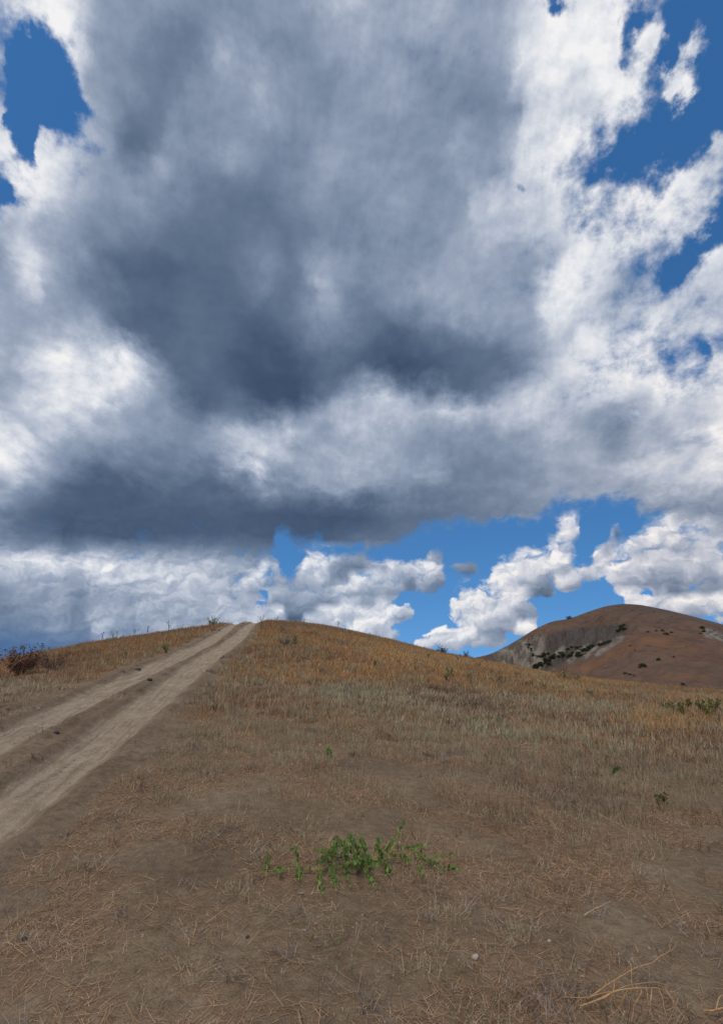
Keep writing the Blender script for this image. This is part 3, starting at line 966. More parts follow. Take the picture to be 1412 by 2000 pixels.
def build_gold():
    B = Bulk()
    x, y, r = scatter(520000, 4.0, 56, 0.55)
    z, px, py = ground_pts(x, y)
    s, g, l = zones(px, py, x, y)
    clump = fbm(x * 2.6, y * 2.6, 3, 101)
    keep = rng.random(len(x)) < g * sstep(0.30, 0.60, clump + 0.06) * 0.95
    x, y, z, r, px, py, clump = (q[keep] for q in (x, y, z, r, px, py, clump))
    n = len(x)
    tone = 0.36 + 0.55 * (fbm(x * 0.16, y * 0.16, 3, 111) - 0.5) + 0.34 * blob(px, py, 680, 1312, 200, 34) + 0.14 * blob(px, py, 1050, 1335, 160, 22) - 0.13 * blob(px, py, 560, 1235, 260, 34) + 0.2 * blob(px, py, 1300, 1410, 120, 40)
    tone = tone - 0.10 * (px < 420) + rng.normal(0, 0.12, n)
    tone = tone + 0.30 * (fbm(x * 1.1, y * 1.1, 3, 131) - 0.5)
    olive = rng.random(n) < 0.04 + 0.30 * sstep(0.55, 0.7, fbm(x * 0.7, y * 0.7, 3, 141))
    tone = np.where(olive, 0.98, np.clip(tone, 0, 0.9))
    h = rng.uniform(0.06, 0.24, n) * (0.45 + 1.0 * clump) * np.interp(r, [5, 12, 30], [0.8, 1.0, 1.15])
    h = h * (1 + 0.35 * blob(px, py, 1290, 1415, 120, 30))
    w = np.maximum(0.003, r * 0.00075) * rng.uniform(0.6, 1.4, n)
    B.ribbons(np.stack([x, y, z - 0.01], -1), h, w, rng.uniform(0, 6.28, n), rng.uniform(0.0, 0.8, n), rng.uniform(-0.1, 1.0, n), tone, 2)
    tag(B.build("dry_grass", M_GOLD), "golden brown dry grass covering the upper slope", "grass", kind='stuff')


def build_litter():
    B = Bulk()
    x, y, r = scatter(420000, 2.2, 24, 1.0)
    z, px, py = ground_pts(x, y)
    s, g, l = zones(px, py, x, y)
    keep = rng.random(len(x)) < np.clip(l, 0, 1.2) * 0.8
    x, y, z, r = x[keep], y[keep], z[keep], r[keep]
    n = len(x)
    L = rng.gamma(2.0, 0.024, n) + 0.02
    L = np.clip(L, 0.02, 0.32)
    head = rng.uniform(0, 6.28, n)
    # follow the ground: aim the far end at the soil there
    x2, y2 = x + np.cos(head) * L, y + np.sin(head) * L
    z2 = ground_h(x2, y2)
    slope = np.arctan2(z2 - z, L)
    lean = math.pi / 2 - slope - rng.uniform(0.0, 0.30, n) ** 1.5
    w = np.maximum(0.0020, r * 0.00065) * rng.uniform(0.6, 1.5, n)
    B.ribbons(np.stack([x, y, z + 0.004], -1), L, w, head, lean, rng.normal(0, 0.25, n), np.clip(rng.beta(2, 2.2, n), 0, 1), 3, twist=rng.normal(0, 0.15, n))
    tag(B.build("straw_litter", M_STRAW), "broken straw and dead stems lying on the soil", "litter", kind='stuff')


def build_mats():
    """flattened tangles of last year's grey-brown stems"""
    B = Bulk()
    x, y, r = scatter(9000, 2.2, 40, 1.0)
    z, px, py = ground_pts(x, y)
    s, g, l = zones(px, py, x, y)
    keep = rng.random(len(x)) < np.clip(0.12 + 0.55 * l + 0.35 * s, 0, 1) * sstep(0.38, 0.6, fbm(x * 0.9, y * 0.9, 3, 151)) * (rut_fields(x, y)[0] > 0.35)
    x, y, r = x[keep], y[keep], r[keep]
    idx = np.repeat(np.arange(len(x)), 34)
    n = len(idx)
    a = rng.uniform(0, 6.28, n)
    q = np.abs(rng.normal(0, 0.11, n)) * rng.uniform(0.5, 1.4, len(x))[idx]
    X, Y = x[idx] + np.cos(a) * q, y[idx] + np.sin(a) * q
    Z = ground_h(X, Y)
    main = rng.uniform(0, 6.28, len(x))
    head = main[idx] + rng.normal(0, 0.9, n)
    L = rng.uniform(0.03, 0.13, n)
    w = np.maximum(0.0020, r[idx] * 0.0006) * rng.uniform(0.6, 1.5, n)
    tone = np.clip(rng.uniform(0.0, 0.7, len(x))[idx] + rng.normal(0, 0.2, n), 0, 1)
    B.ribbons(np.stack([X, Y, Z + rng.uniform(0, 0.012, n)], -1), L, w, head, rng.uniform(0.8, 1.5, n), rng.normal(0.1, 0.5, n), tone, 3)
    tag(B.build("dead_stems", M_DEAD), "flattened tangles of grey-brown dead stems on the soil", "dead stems", kind='stuff')


def build_gravel():
    V, Fq, nn = [], [], 0
    x, y, r = scatter(9000, 2.2, 22, 0.9)
    z, px, py = ground_pts(x, y)
    d, half, dl, dr = rut_fields(x, y)
    keep = rng.random(len(x)) < np.where((d < 0.5), 1.0, 0.35)
    x, y, z, r = x[keep], y[keep], z[keep], r[keep]
    cube = np.array([[-1, -1, -1], [1, -1, -1], [1, 1, -1], [-1, 1, -1], [-.8, -.7, .8], [.7, -.8, .9], [.8, .7, .7], [-.7, .8, .9]], float) * 0.6
    q = np.array([[0, 3, 2, 1], [4, 5, 6, 7], [0, 1, 5, 4], [1, 2, 6, 5], [2, 3, 7, 6], [3, 0, 4, 7]])
    n = len(x)
    sz = np.clip(rng.gamma(1.5, 0.004, n) + 0.003, 0, 0.016)[:, None, None]
    a = rng.uniform(0, 6.28, n)
    rot = np.stack([np.stack([np.cos(a), -np.sin(a), 0 * a], -1), np.stack([np.sin(a), np.cos(a), 0 * a], -1), np.stack([0 * a, 0 * a, 0 * a + 0.6], -1)], 1)
    vv = (cube[None] * (1 + rng.normal(0, 0.18, (n, 8, 3)))) @ np.swapaxes(rot, 1, 2) * sz + np.stack([x, y, z + 0.002], -1)[:, None]
    Q = (np.arange(n) * 8)[:, None, None] + q[None]
    o = mesh_obj("gravel", vv.reshape(-1, 3), Q.reshape(-1, 4), M_GRAVEL)
    tag(o, "small pale crumbs of stone on soil and track", "gravel", kind='stuff')


M_GRAVEL = mat_noise("crumbled_stone", (0.13, 0.10, 0.08), (0.44, 0.36, 0.28), 3.0)
build_ground()
build_sage()
build_gold()
build_litter()
build_gravel()
build_mats()


# ------------------------------------------------------------------ the far hill with its eroded cliff
HD = 680.0
RIDGE = [(700, 1345), (800, 1322), (860, 1302), (900, 1290), (930, 1284), (960, 1277), (1000, 1256), (1045, 1228), (1078, 1213), (1110, 1209), (1145, 1196), (1180, 1184), (1215, 1179), (1250, 1181),
         (1300, 1191), (1350, 1203), (1412, 1220), (1500, 1246), (1620, 1285), (1800, 1330), (2000, 1345)]
SPUR = [(900, 1375), (1000, 1345), (1035, 1322), (1070, 1305), (1110, 1288), (1150, 1268), (1185, 1252), (1220, 1240), (1260, 1240), (1310, 1246), (1360, 1252), (1412, 1258), (1500, 1275), (1650, 1310), (1850, 1350), (2000, 1355)]


def sky_table(pts):
    d = px_dir([p[0] for p in pts], [p[1] for p in pts])
    return np.arctan2(d[:, 0], d[:, 1]), d[:, 2] / np.hypot(d[:, 0], d[:, 1])


def soft_interp(a, xs, ys, w=R(0.5)):
    return sum(np.interp(a + o * w, xs, ys) for o in (-1, -0.5, 0, 0.5, 1)) / 5


_ra, _rt = sky_table(RIDGE)
_sa, _st = sky_table(SPUR)
SD = 520.0


def hill_h(x, y):
    r = np.hypot(x, y)
    a = np.arctan2(x, y)
    floor = VALLEY - 3.0
    zr = EYE + HD * soft_interp(a, _ra, _rt)
    wid = np.interp(a, [R(10), R(15), R(22), R(26), R(34), R(45)], [110, 95, 170, 300, 340, 340])
    u = (HD - r) / wid
    prof = np.where(u > 0, np.clip(1 - np.abs(u), 0, 1) ** 1.15 * (1 + 0.35 * np.clip(u, 0, 1)), np.clip(1 - (u * 0.9) ** 2 * 0.6, 0, 1))
    main = floor + (zr - floor) * np.clip(prof, 0, 1)
    zs = EYE + SD * soft_interp(a, _sa, _st)
    v = (SD - r)
    pv = np.where(v > 0, np.clip(1 - v / 210.0, 0, 1) ** 1.2, np.clip(1 - (v / 75.0) ** 2, 0, 1))
    spur = floor + (zs - floor) * pv
    # rills on the steep cliff, folds and furrows on the grass slopes
    px, py = dir_px(np.stack([x, y, main - EYE], -1))
    cliff = cliff_mask(px, py)
    aa = a * HD
    fold = fbm(aa * 0.020 + 0.004 * r, r * 0.006, 4, 201) - 0.5
    rill = np.abs(fbm(aa * 0.16 + 2.0 * fold, r * 0.012, 3, 221) - 0.5) * 2
    face = np.clip(u, 0, 1) * np.clip(1.2 - u, 0, 1)
    main = main + 26 * fold * face * (1 - 0.5 * cliff) + cliff * (6.0 * (rill - 0.3)) * np.clip(u * 4, 0, 1)
    main = main + 4.5 * (fbm(x * 0.03, y * 0.03, 5, 231) - 0.5) * np.clip(u * 6, 0, 1)
    spur = spur + 16 * (fbm(aa * 0.016 - r * 0.008, r * 0.007, 4, 241) - 0.5) * np.clip(v / 60, 0, 1) * pv
    k = 3.0
    h = np.clip(0.5 + 0.5 * (main - spur) / k, 0, 1)
    return spur * (1 - h) + main * h + k * h * (1 - h)


def cliff_mask(px, py):
    top = np.interp(px, [940, 1000, 1060, 1120, 1180, 1240], [1280, 1252, 1240, 1226, 1220, 1215])
    bot = np.interp(px, [940, 1000, 1050, 1120, 1180, 1240], [1300, 1325, 1315, 1285, 1255, 1225])
    return sstep(top - 6, top + 8, py) * sstep(bot + 12, bot - 4, py) * sstep(925, 975, px) * sstep(1250, 1195, px)


def build_hill():
    az = np.r_[np.linspace(R(-4), R(8), 60)[:-1], np.linspace(R(8), R(37), 640)[:-1], np.linspace(R(37), R(58), 90)]
    rs = np.r_[np.linspace(290, HD, 240)[:-1], np.linspace(HD, HD + 240, 40)]
    A, RR = np.meshgrid(az, rs, indexing='ij')
    X, Y = RR * np.sin(A), RR * np.cos(A)
    Z = hill_h(X, Y)
    px, py = dir_px(np.stack([X, Y, Z - EYE], -1))
    cl = cliff_mask(px, py)
    w = 14 * (fbm(X * 0.03, Y * 0.03, 4, 301) - 0.5)
    pale = np.maximum(0.95 * sstep(955, 990, px + w) * sstep(1072, 1050, px + w) * sstep(1243, 1262, py + 0.30 * (px - 1000) + w * 0.6) * cl, 0)
    for (x0, y0, x1, y1, wd) in ((1060, 1297, 1100, 1268, 5), (1112, 1290, 1148, 1262, 6), (1140, 1285, 1172, 1256, 5), (1165, 1277, 1212, 1246, 6), (1380, 1236, 1412, 1244, 8)):
        dx, dy = x1 - x0, y1 - y0
        t = np.clip(((px - x0) * dx + (py - y0) * dy) / (dx * dx + dy * dy), 0, 1)
        dd = np.hypot(px - x0 - t * dx, py - y0 - t * dy) + 0.25 * w
        pale = np.maximum(pale, 0.9 * sstep(wd + 3, wd - 3, dd))
    rough = np.maximum(cl * (1 - pale), 0.55 * sstep(1215, 1185, py + w) * sstep(1180, 1260, px))
    gold = 0.9 * blob(px, py, 1270, 1255, 70, 14) + 0.8 * blob(px, py + 0.45 * (px - 1170), 1170, 1292, 110, 9) + 0.6 * blob(px, py, 1360, 1275, 60, 20) + 0.5 * blob(px, py, 1330, 1322, 90, 6)
    aa = A * HD
    streak = fbm(aa * 0.22 + 7.0 * fbm(aa * 0.02, RR * 0.02, 4, 311), RR * 0.07, 5, 312, 0.62)
    furrow_shade = np.abs(fbm(aa * 0.035 - RR * 0.02, RR * 0.012 + aa * 0.01, 4, 313) - 0.5) * 2
    na, nr = X.shape
    i = np.arange(na - 1)[:, None] * nr
    k = np.arange(nr - 1)[None, :]
    Q = np.stack(np.broadcast_arrays(i + k, i + nr + k, i + nr + k + 1, i + k + 1), -1).reshape(-1, 4)
    m, T, b = new_mat("hill_grass_and_rock")
    p = geo_pos(T)
    n1 = T.noise(p, 0.035, 6, 0.62)
    n2 = T.noise(p, 0.35, 5, 0.65)
    base = T.ramp(T.math('MULTIPLY_ADD', T.noise(p, 0.16, 4, 0.6), 0.5, T.math('MULTIPLY', n1, 0.5)), [(0.36, (0.108, 0.070, 0.054)), (0.46, (0.160, 0.096, 0.068)), (0.54, (0.195, 0.112, 0.070)), (0.64, (0.182, 0.126, 0.092))])  # browns lifted a little in place of distance haze
    base = T.mix(T.maprange(n2, 0.4, 0.75), base, T.mix(1.0, base, (0.70, 0.74, 0.72, 1), 'MULTIPLY'))
    base = T.mix(T.math('MULTIPLY', attr(T, 'gold'), T.maprange(n1, 0.35, 0.6)), base, (0.25, 0.118, 0.052, 1))
    rock = T.ramp(n2, [(0.3, (0.055, 0.043, 0.037)), (0.55, (0.088, 0.071, 0.061)), (0.75, (0.13, 0.108, 0.092))])
    base = T.mix(T.math('MULTIPLY', attr(T, 'rough'), T.maprange(n1, 0.2, 0.5)), base, rock)
    base = T.mix(T.math('MULTIPLY', T.maprange(attr(T, 'furrow_shade'), 0.22, 0.0), 0.28), base, (0.055, 0.036, 0.026, 1))  # furrow shade put into the colour as dark lines
    st = T.maprange(attr(T, 'streak'), 0.35, 0.65)
    base = T.mix(T.math('MULTIPLY', attr(T, 'rough'), T.math('MULTIPLY', st, 0.40)), base, (0.155, 0.125, 0.105, 1))  # pale clay streaks, also painting in relief contrast the soft sun lacks
    pl = T.ramp(T.math('MULTIPLY_ADD', st, 0.5, T.math('MULTIPLY', n2, 0.5)), [(0.3, (0.125, 0.102, 0.080)), (0.7, (0.29, 0.252, 0.20))])
    base = T.mix(T.math('MULTIPLY', attr(T, 'pale'), T.maprange(n2, 0.25, 0.5, 0.5, 1.0)), base, pl)
    T.l.new(base, b.inputs['Base Color'])
    bp = T.node('ShaderNodeBump')
    bp.inputs['Strength'].default_value = 0.6
    bp.inputs['Distance'].default_value = 1.0
    T.put(bp.inputs['Height'], T.math('MULTIPLY', n2, 5.0))
    T.l.new(bp.outputs[0], b.inputs['Normal'])
    o = mesh_obj("hill", np.stack([X, Y, Z], -1).reshape(-1, 3), Q, m, None, True, {'rough': np.clip(rough, 0, 1).ravel(), 'pale': np.clip(pale, 0, 1).ravel(), 'gold': np.clip(gold, 0, 1).ravel(), 'streak': streak.ravel(), 'furrow_shade': furrow_shade.ravel()})
    tag(o, "brown bare hill with a grey eroded cliff", "hill", kind='structure')


# ------------------------------------------------------------------ plants that stand on their own
def on_ground(px, py):
    p = march(np.array([float(px)]), np.array([float(py)]), ground_h)[0]
    return np.array([p[0], p[1], float(ground_h(p[:1], p[1:2])[0])])


def on_crest(px):
    """a point on the skyline of our own rise below the photo column px"""
    d = px_dir(px, 1290)
    a = math.atan2(d[0], d[1])
    r = float(np.interp(a, _ga, _gr)) - 0.8
    x, y = r * math.sin(a), r * math.cos(a)
    return np.array([x, y, float(ground_h(np.array([x]), np.array([y]))[0])])


def bent(p0, d, L, n, wob, up=0.0):
    d = np.asarray(d, float); d = d / np.linalg.norm(d)
    pts = [np.asarray(p0, float)]
    for k in range(n):
        d = d + rng.normal(0, wob, 3) + np.array([0, 0, up])
        d /= np.linalg.norm(d)
        pts.append(pts[-1] + d * L / n)
    return np.array(pts)


def make_shrub(name, h, spread, n_main, leaf_mat, n_leaf, leaf_len, label, cat, group=None, twig_mat=None, leaf_from=0.4, tint=(0.1, 0.9), thick=0.012, flat=0.6):
    """branching bush standing at the origin: branches and foliage"""
    root = thing(name, (0, 0, 0), label, cat, group)
    T_ = Tubes()
    tips = []
    for k in range(n_main):
        a = rng.uniform(0, 6.28)
        d = np.array([math.cos(a) * spread, math.sin(a) * spread, rng.uniform(0.5, 1.2)])
        L = h * rng.uniform(0.7, 1.1)
        P = bent((rng.normal(0, 0.05 * h), rng.normal(0, 0.05 * h), -0.03), d, L, 6, 0.14, 0.05)
        T_.add(P, np.linspace(thick, thick * 0.35, 7), 4)
        tips.append(P)
        for q in range(5):
            j = rng.integers(1, 6)
            P2 = bent(P[j], (P[j] - P[j - 1]) + rng.normal(0, 0.5, 3) * L / 6 * 1.6, L * rng.uniform(0.25, 0.5), 4, 0.22, 0.03)
            T_.add(P2, np.linspace(thick * 0.5, thick * 0.2, 5), 3)
            tips.append(P2)
            for w in range(2):
                P3 = bent(P2[rng.integers(1, 4)], rng.normal(0, 1, 3) + np.array([0, 0, 0.5]), L * rng.uniform(0.12, 0.25), 3, 0.25)
                T_.add(P3, np.linspace(thick * 0.3, thick * 0.15, 4), 3)
                tips.append(P3)
    T_.build("branches", twig_mat or M_TWIG, root)
    if leaf_mat is not None:
        B = Bulk()
        pts = np.concatenate([P[int(len(P) * leaf_from):] for P in tips])
        i = rng.integers(0, len(pts), n_leaf)
        base = pts[i] + rng.normal(0, leaf_len * 0.6, (n_leaf, 3))
        d = rng.normal(size=(n_leaf, 3)) + np.array([0, 0, flat])
        B.leaves(base, d, leaf_len * rng.uniform(0.6, 1.3, n_leaf), leaf_len * rng.uniform(0.35, 0.6, n_leaf), np.clip(rng.uniform(*tint) + rng.normal(0, 0.25, n_leaf), 0, 1))
        B.build("foliage", leaf_mat, root)
    return root


def make_weed(name, h, leaf_mat, label, cat, group, heads=4, head_mat=None, head_r=0.02, leafy=26, stems=1, leaf_len=0.05):
    """an upright stalk (or a few) with leaves up its length and heads at its branch tips"""
    root = thing(name, (0, 0, 0), label, cat, group)
    T_, B, heads_ = Tubes(), Bulk(), []
    for s_ in range(stems):
        a = rng.uniform(0, 6.28)
        tilt = 0.08 if stems == 1 else 0.35
        P = bent((rng.normal(0, 0.015) * (stems > 1), rng.normal(0, 0.015) * (stems > 1), -0.03), (math.cos(a) * tilt, math.sin(a) * tilt, 1), h * rng.uniform(0.75, 1.05), 7, 0.05)
        T_.add(P, np.linspace(0.008, 0.004, 8) * (1 + h), 4)
        tops = [P[-1]]
        for k in range(heads):
            j = rng.integers(3, 7)
            P2 = bent(P[j], (rng.normal(), rng.normal(), 1.1), h * rng.uniform(0.15, 0.32), 3, 0.1, 0.05)
            T_.add(P2, np.linspace(0.005, 0.003, 4) * (1 + h), 3)
            tops.append(P2[-1])
        i = rng.integers(0, 7, leafy); u = rng.random(leafy)[:, None]
        base = P[i] * (1 - u) + P[i + 1] * u
        d = np.stack([rng.normal(size=leafy), rng.normal(size=leafy), rng.uniform(-0.1, 1.2, leafy)], -1)
        B.leaves(base, d, leaf_len * rng.uniform(0.6, 1.4, leafy) * (1.3 - 0.12 * i), leaf_len * rng.uniform(0.25, 0.4, leafy), rng.uniform(0.1, 1.0, leafy))
        for tp in tops:
            if head_mat is not None:
                c = tp
                heads_.append(tube([c + np.array([0, 0, -head_r]), c + np.array([0, 0, -head_r * 0.5]), c + np.array([0, 0, head_r * 0.4]), c + np.array([0, 0, head_r])], [head_r * 0.3, head_r, head_r * 0.9, head_r * 0.2], 6))
            else:
                d2 = rng.normal(size=(7, 3)) + np.array([0, 0, 0.6])
                B.leaves(np.repeat(tp[None], 7, 0), d2, np.full(7, leaf_len * 0.7), np.full(7, leaf_len * 0.35), rng.uniform(0.4, 1, 7))
    T_.build("stem", M_STEMG if head_mat is not M_SEED else M_TWIG, root)
    B.build("foliage", leaf_mat, root)
    for V_, Q_ in heads_:
        mesh_obj("flower_head" if head_mat is M_YELLOW else "seed_head", V_, Q_, head_mat, root, True)
    return root


def place(root, p, rz=None):
    root.location = tuple(p)
    root.rotation_euler = (0, 0, rng.uniform(0, 6.28) if rz is None else rz)
    return root


def build_shrubs():
    # left edge
    b = make_shrub("withered_bush", 0.72, 0.6, 26, M_REDLEAF, 900, 0.055, "tangled dark bush with rust red leaves on top beside the left skyline", "bush", leaf_from=0.55, thick=0.014)
    place(b, on_ground(42, 1318))
    b = make_shrub("bare_shrub", 0.85, 0.55, 11, M_REDLEAF, 60, 0.04, "thin bare orange-twigged shrub at the left edge behind the dark bush", "bush", twig_mat=M_BRANCH, thick=0.010)
    place(b, on_ground(2, 1330))
    b = make_shrub("low_bush", 0.55, 0.9, 12, M_REDLEAF, 160, 0.05, "low brown thorny bush just right of the dark rust-leaved bush", "bush", thick=0.012)
    place(b, on_ground(105, 1311))
    # skyline shrubs on the right flank
    b = make_shrub("green_shrub", 0.85, 0.95, 12, M_DARKLEAF, 900, 0.075, "wide dark green shrub with spreading branches on the right skyline of the slope", "shrub", leaf_from=0.45, flat=0.1)
    place(b, on_crest(863) + np.array([0, 0, -0.1]))
    b = make_shrub("green_shrub", 0.70, 0.7, 10, M_DARKLEAF, 420, 0.06, "smaller sparse dark shrub on the skyline right of the wide one", "shrub", leaf_from=0.45)
    place(b, on_crest(907) + np.array([0, 0, -0.1]))
    b = make_shrub("grey_bush", 1.0, 0.9, 20, None, 0, 0.05, "leafless grey-brown bush at the foot of the far hill behind dry grass", "bush", thick=0.012)
    place(b, on_ground(1104, 1330))
    b = make_shrub("grey_bush", 0.5, 0.9, 12, M_SAGE, 300, 0.04, "low grey bush on the upper slope right of the track top", "bush", tint=(0.1, 0.4))
    place(b, on_ground(552, 1236))
    b = make_shrub("grey_bush", 0.5, 1.0, 14, M_SAGE, 380, 0.045, "wider grey-olive bush below the small one on the upper slope", "bush", tint=(0.2, 0.6))
    place(b, on_ground(556, 1262))
    b = make_shrub("green_bush", 0.8, 0.9, 14, M_PALE, 700, 0.05, "bushy green clump on the crest just left of the track", "bush", tint=(0.0, 0.4))
    place(b, on_crest(414))
    # weeds along the skyline: a tall few with labels of their own, then the rest
    w1 = make_weed("tall_weed", 0.75, M_PALE, "pale green weed stalk standing up against the sky on the skyline", "weed", "weeds along the skyline", 4, M_SEED, 0.028)
    w2 = make_weed("tall_weed", 0.60, M_GREEN, "green leafy weed standing up against the sky on the skyline", "weed", "weeds along the skyline", 3, None, leafy=40, stems=3, leaf_len=0.06)
    w3 = make_weed("tall_weed", 0.80, M_STRAW, "dry brown seed stalk standing up against the sky on the skyline", "weed", "weeds along the skyline", 5, M_SEED, 0.024, leafy=8)
    protos = [w1, w2, w3]
    used = [False] * 3
    special = {415: "tallest green weed, rising from the green clump left of the track", 325: "weed stalk with a full seed head, tallest on the left skyline",
               507: "short green weed at the very top of the track's right side", 660: "lone weed stalk on the skyline above the golden grass"}
    cols = [58, 78, 94, 130, 150, 171, 193, 205, 220, 236, 258, 281, 300, 325, 334, 347, 352, 360, 372, 388, 400, 415, 422, 430, 500, 507, 520, 536, 548, 562, 573, 578, 584, 592, 606, 622, 640, 660, 680, 700, 722, 740, 772, 780, 793, 802, 815, 830, 893, 920, 935]
    spec = {193: (0, .9), 220: (1, .9), 258: (2, .9), 281: (0, .95), 325: (0, 1.1), 347: (1, .8), 415: (1, 1.25), 507: (1, .9), 536: (1, .8), 573: (1, .7), 592: (2, .8), 660: (2, 1.1), 78: (2, .9), 772: (1, .6), 793: (0, .6)}
    for c in cols:
        k, sc = spec.get(c, (int(rng.integers(0, 3)), rng.uniform(0.3, 0.6)))
        p = on_crest(c)
        lab = special.get(c, ["pale green weed stalk standing up against the sky on the skyline", "green leafy weed standing up against the sky on the skyline", "dry brown seed stalk standing up against the sky on the skyline"][k])
        grp = None if c in special else "weeds along the skyline"
        if not used[k] and c not in special:
            used[k] = True
            protos[k].location = p
            protos[k].scale = (sc,) * 3
        else:
            dup(protos[k], p, rng.uniform(0, 6.28), sc, lab, grp)
    # green weeds dotted in the golden slope
    g = make_weed("green_weed", 0.40, M_PALE, "pale green leafy weed growing in the dry grass of the slope", "weed", "green weeds in the dry grass", 2, None, leafy=46, stems=4, leaf_len=0.07)
    first = True
    for (x, y, sc) in ((325, 1275, 1), (575, 1256, 1.1), (578, 1263, 1.1), (731, 1303, .8), (838, 1287, 1), (811, 1313, .8), (876, 1323, 1.2), (872, 1332, .9), (933, 1306, 1), (971, 1334, .9), (1066, 1348, .8), (1100, 1350, .7),
                       (1131, 1330, 1.3), (1124, 1334, 1.1), (1156, 1362, .8), (1150, 1358, .6), (1219, 1364, .6), (780, 1300, .7), (1040, 1340, .8), (1010, 1322, .8), (1180, 1352, .7), (958, 1318, .8), (915, 1325, .6), (640, 1290, .6), (246, 1286, .7), (208, 1295, .5)):
        p = on_ground(x, y)
        sc *= 0.75
        if first:
            place(g, p); g.scale = (sc,) * 3; first = False
        else:
            dup(g, p, rng.uniform(0, 6.28), sc, "pale green leafy weed growing in the dry grass of the slope", "green weeds in the dry grass")
    yl = make_weed("yellow_weed", 0.65, M_PALE, "tall weed with yellow flower heads before the leafless grey bush", "weed", None, 5, M_YELLOW, 0.03, leafy=30, stems=2)
    place(yl, on_ground(1096, 1333))
    yl2 = dup(yl, on_ground(1140, 1352), 1.0, 0.6, "short yellow-headed weed right of the leafless grey bush", None)
    # dark tussocks on the right
    t = make_weed("green_tussock", 0.34, M_OLIVE, "dark green clump in the dry grass near the right edge", "weed", "dark green clumps near the right edge", 1, None, leafy=40, stems=14, leaf_len=0.045)
    for q, (x, y, sc) in enumerate(((1300, 1392, .8), (1322, 1396, .9), (1345, 1388, .9), (1372, 1394, 1.0), (1398, 1390, 1.0), (1335, 1402, .8), (1385, 1404, .9))):
        p = on_ground(x, y)
        if q == 0:
            place(t, p); t.scale = (sc,) * 3
        else:
            dup(t, p, rng.uniform(0, 6.28), sc, "dark green clump in the dry grass near the right edge", "dark green clumps near the right edge")
    s = make_weed("dark_tussock", 0.13, M_OLIVE, "small dark green tussock among wormwood at the right", "weed", None, 0, None, leafy=30, stems=12, leaf_len=0.03)
    place(s, on_ground(1293, 1572))
    s = make_weed("small_weed", 0.14, M_GREEN, "small broad-leaved green weed on bare straw right of the track", "weed", None, 0, None, leafy=14, stems=2, leaf_len=0.06)
    place(s, on_ground(645, 1478))
    # one broad leaf on a short stalk
    r_ = thing("leaf_plant", on_ground(1205, 1530), "single broad dark green leaf sticking out of grey wormwood", "plant")
    T_ = Tubes(); T_.add([(0, 0, -0.01), (0.008, 0, 0.07), (0.0, 0, 0.13)], [0.004, 0.003, 0.0025], 5); T_.build("stem", M_STEMG, r_)
    B = Bulk(); B.leaves(np.array([[-0.05, 0, 0.12], [0.0, 0.0, 0.12]]), np.array([[1, 0.1, 0.35], [-0.5, 0.1, -0.3]]), np.array([0.12, 0.06]), np.array([0.06, 0.03]), np.array([0.0, 0.1]), side=np.array([[0, 1.0, 0.4], [0, 1.0, 0.4]])); B.build("leaf", M_GREEN, r_)


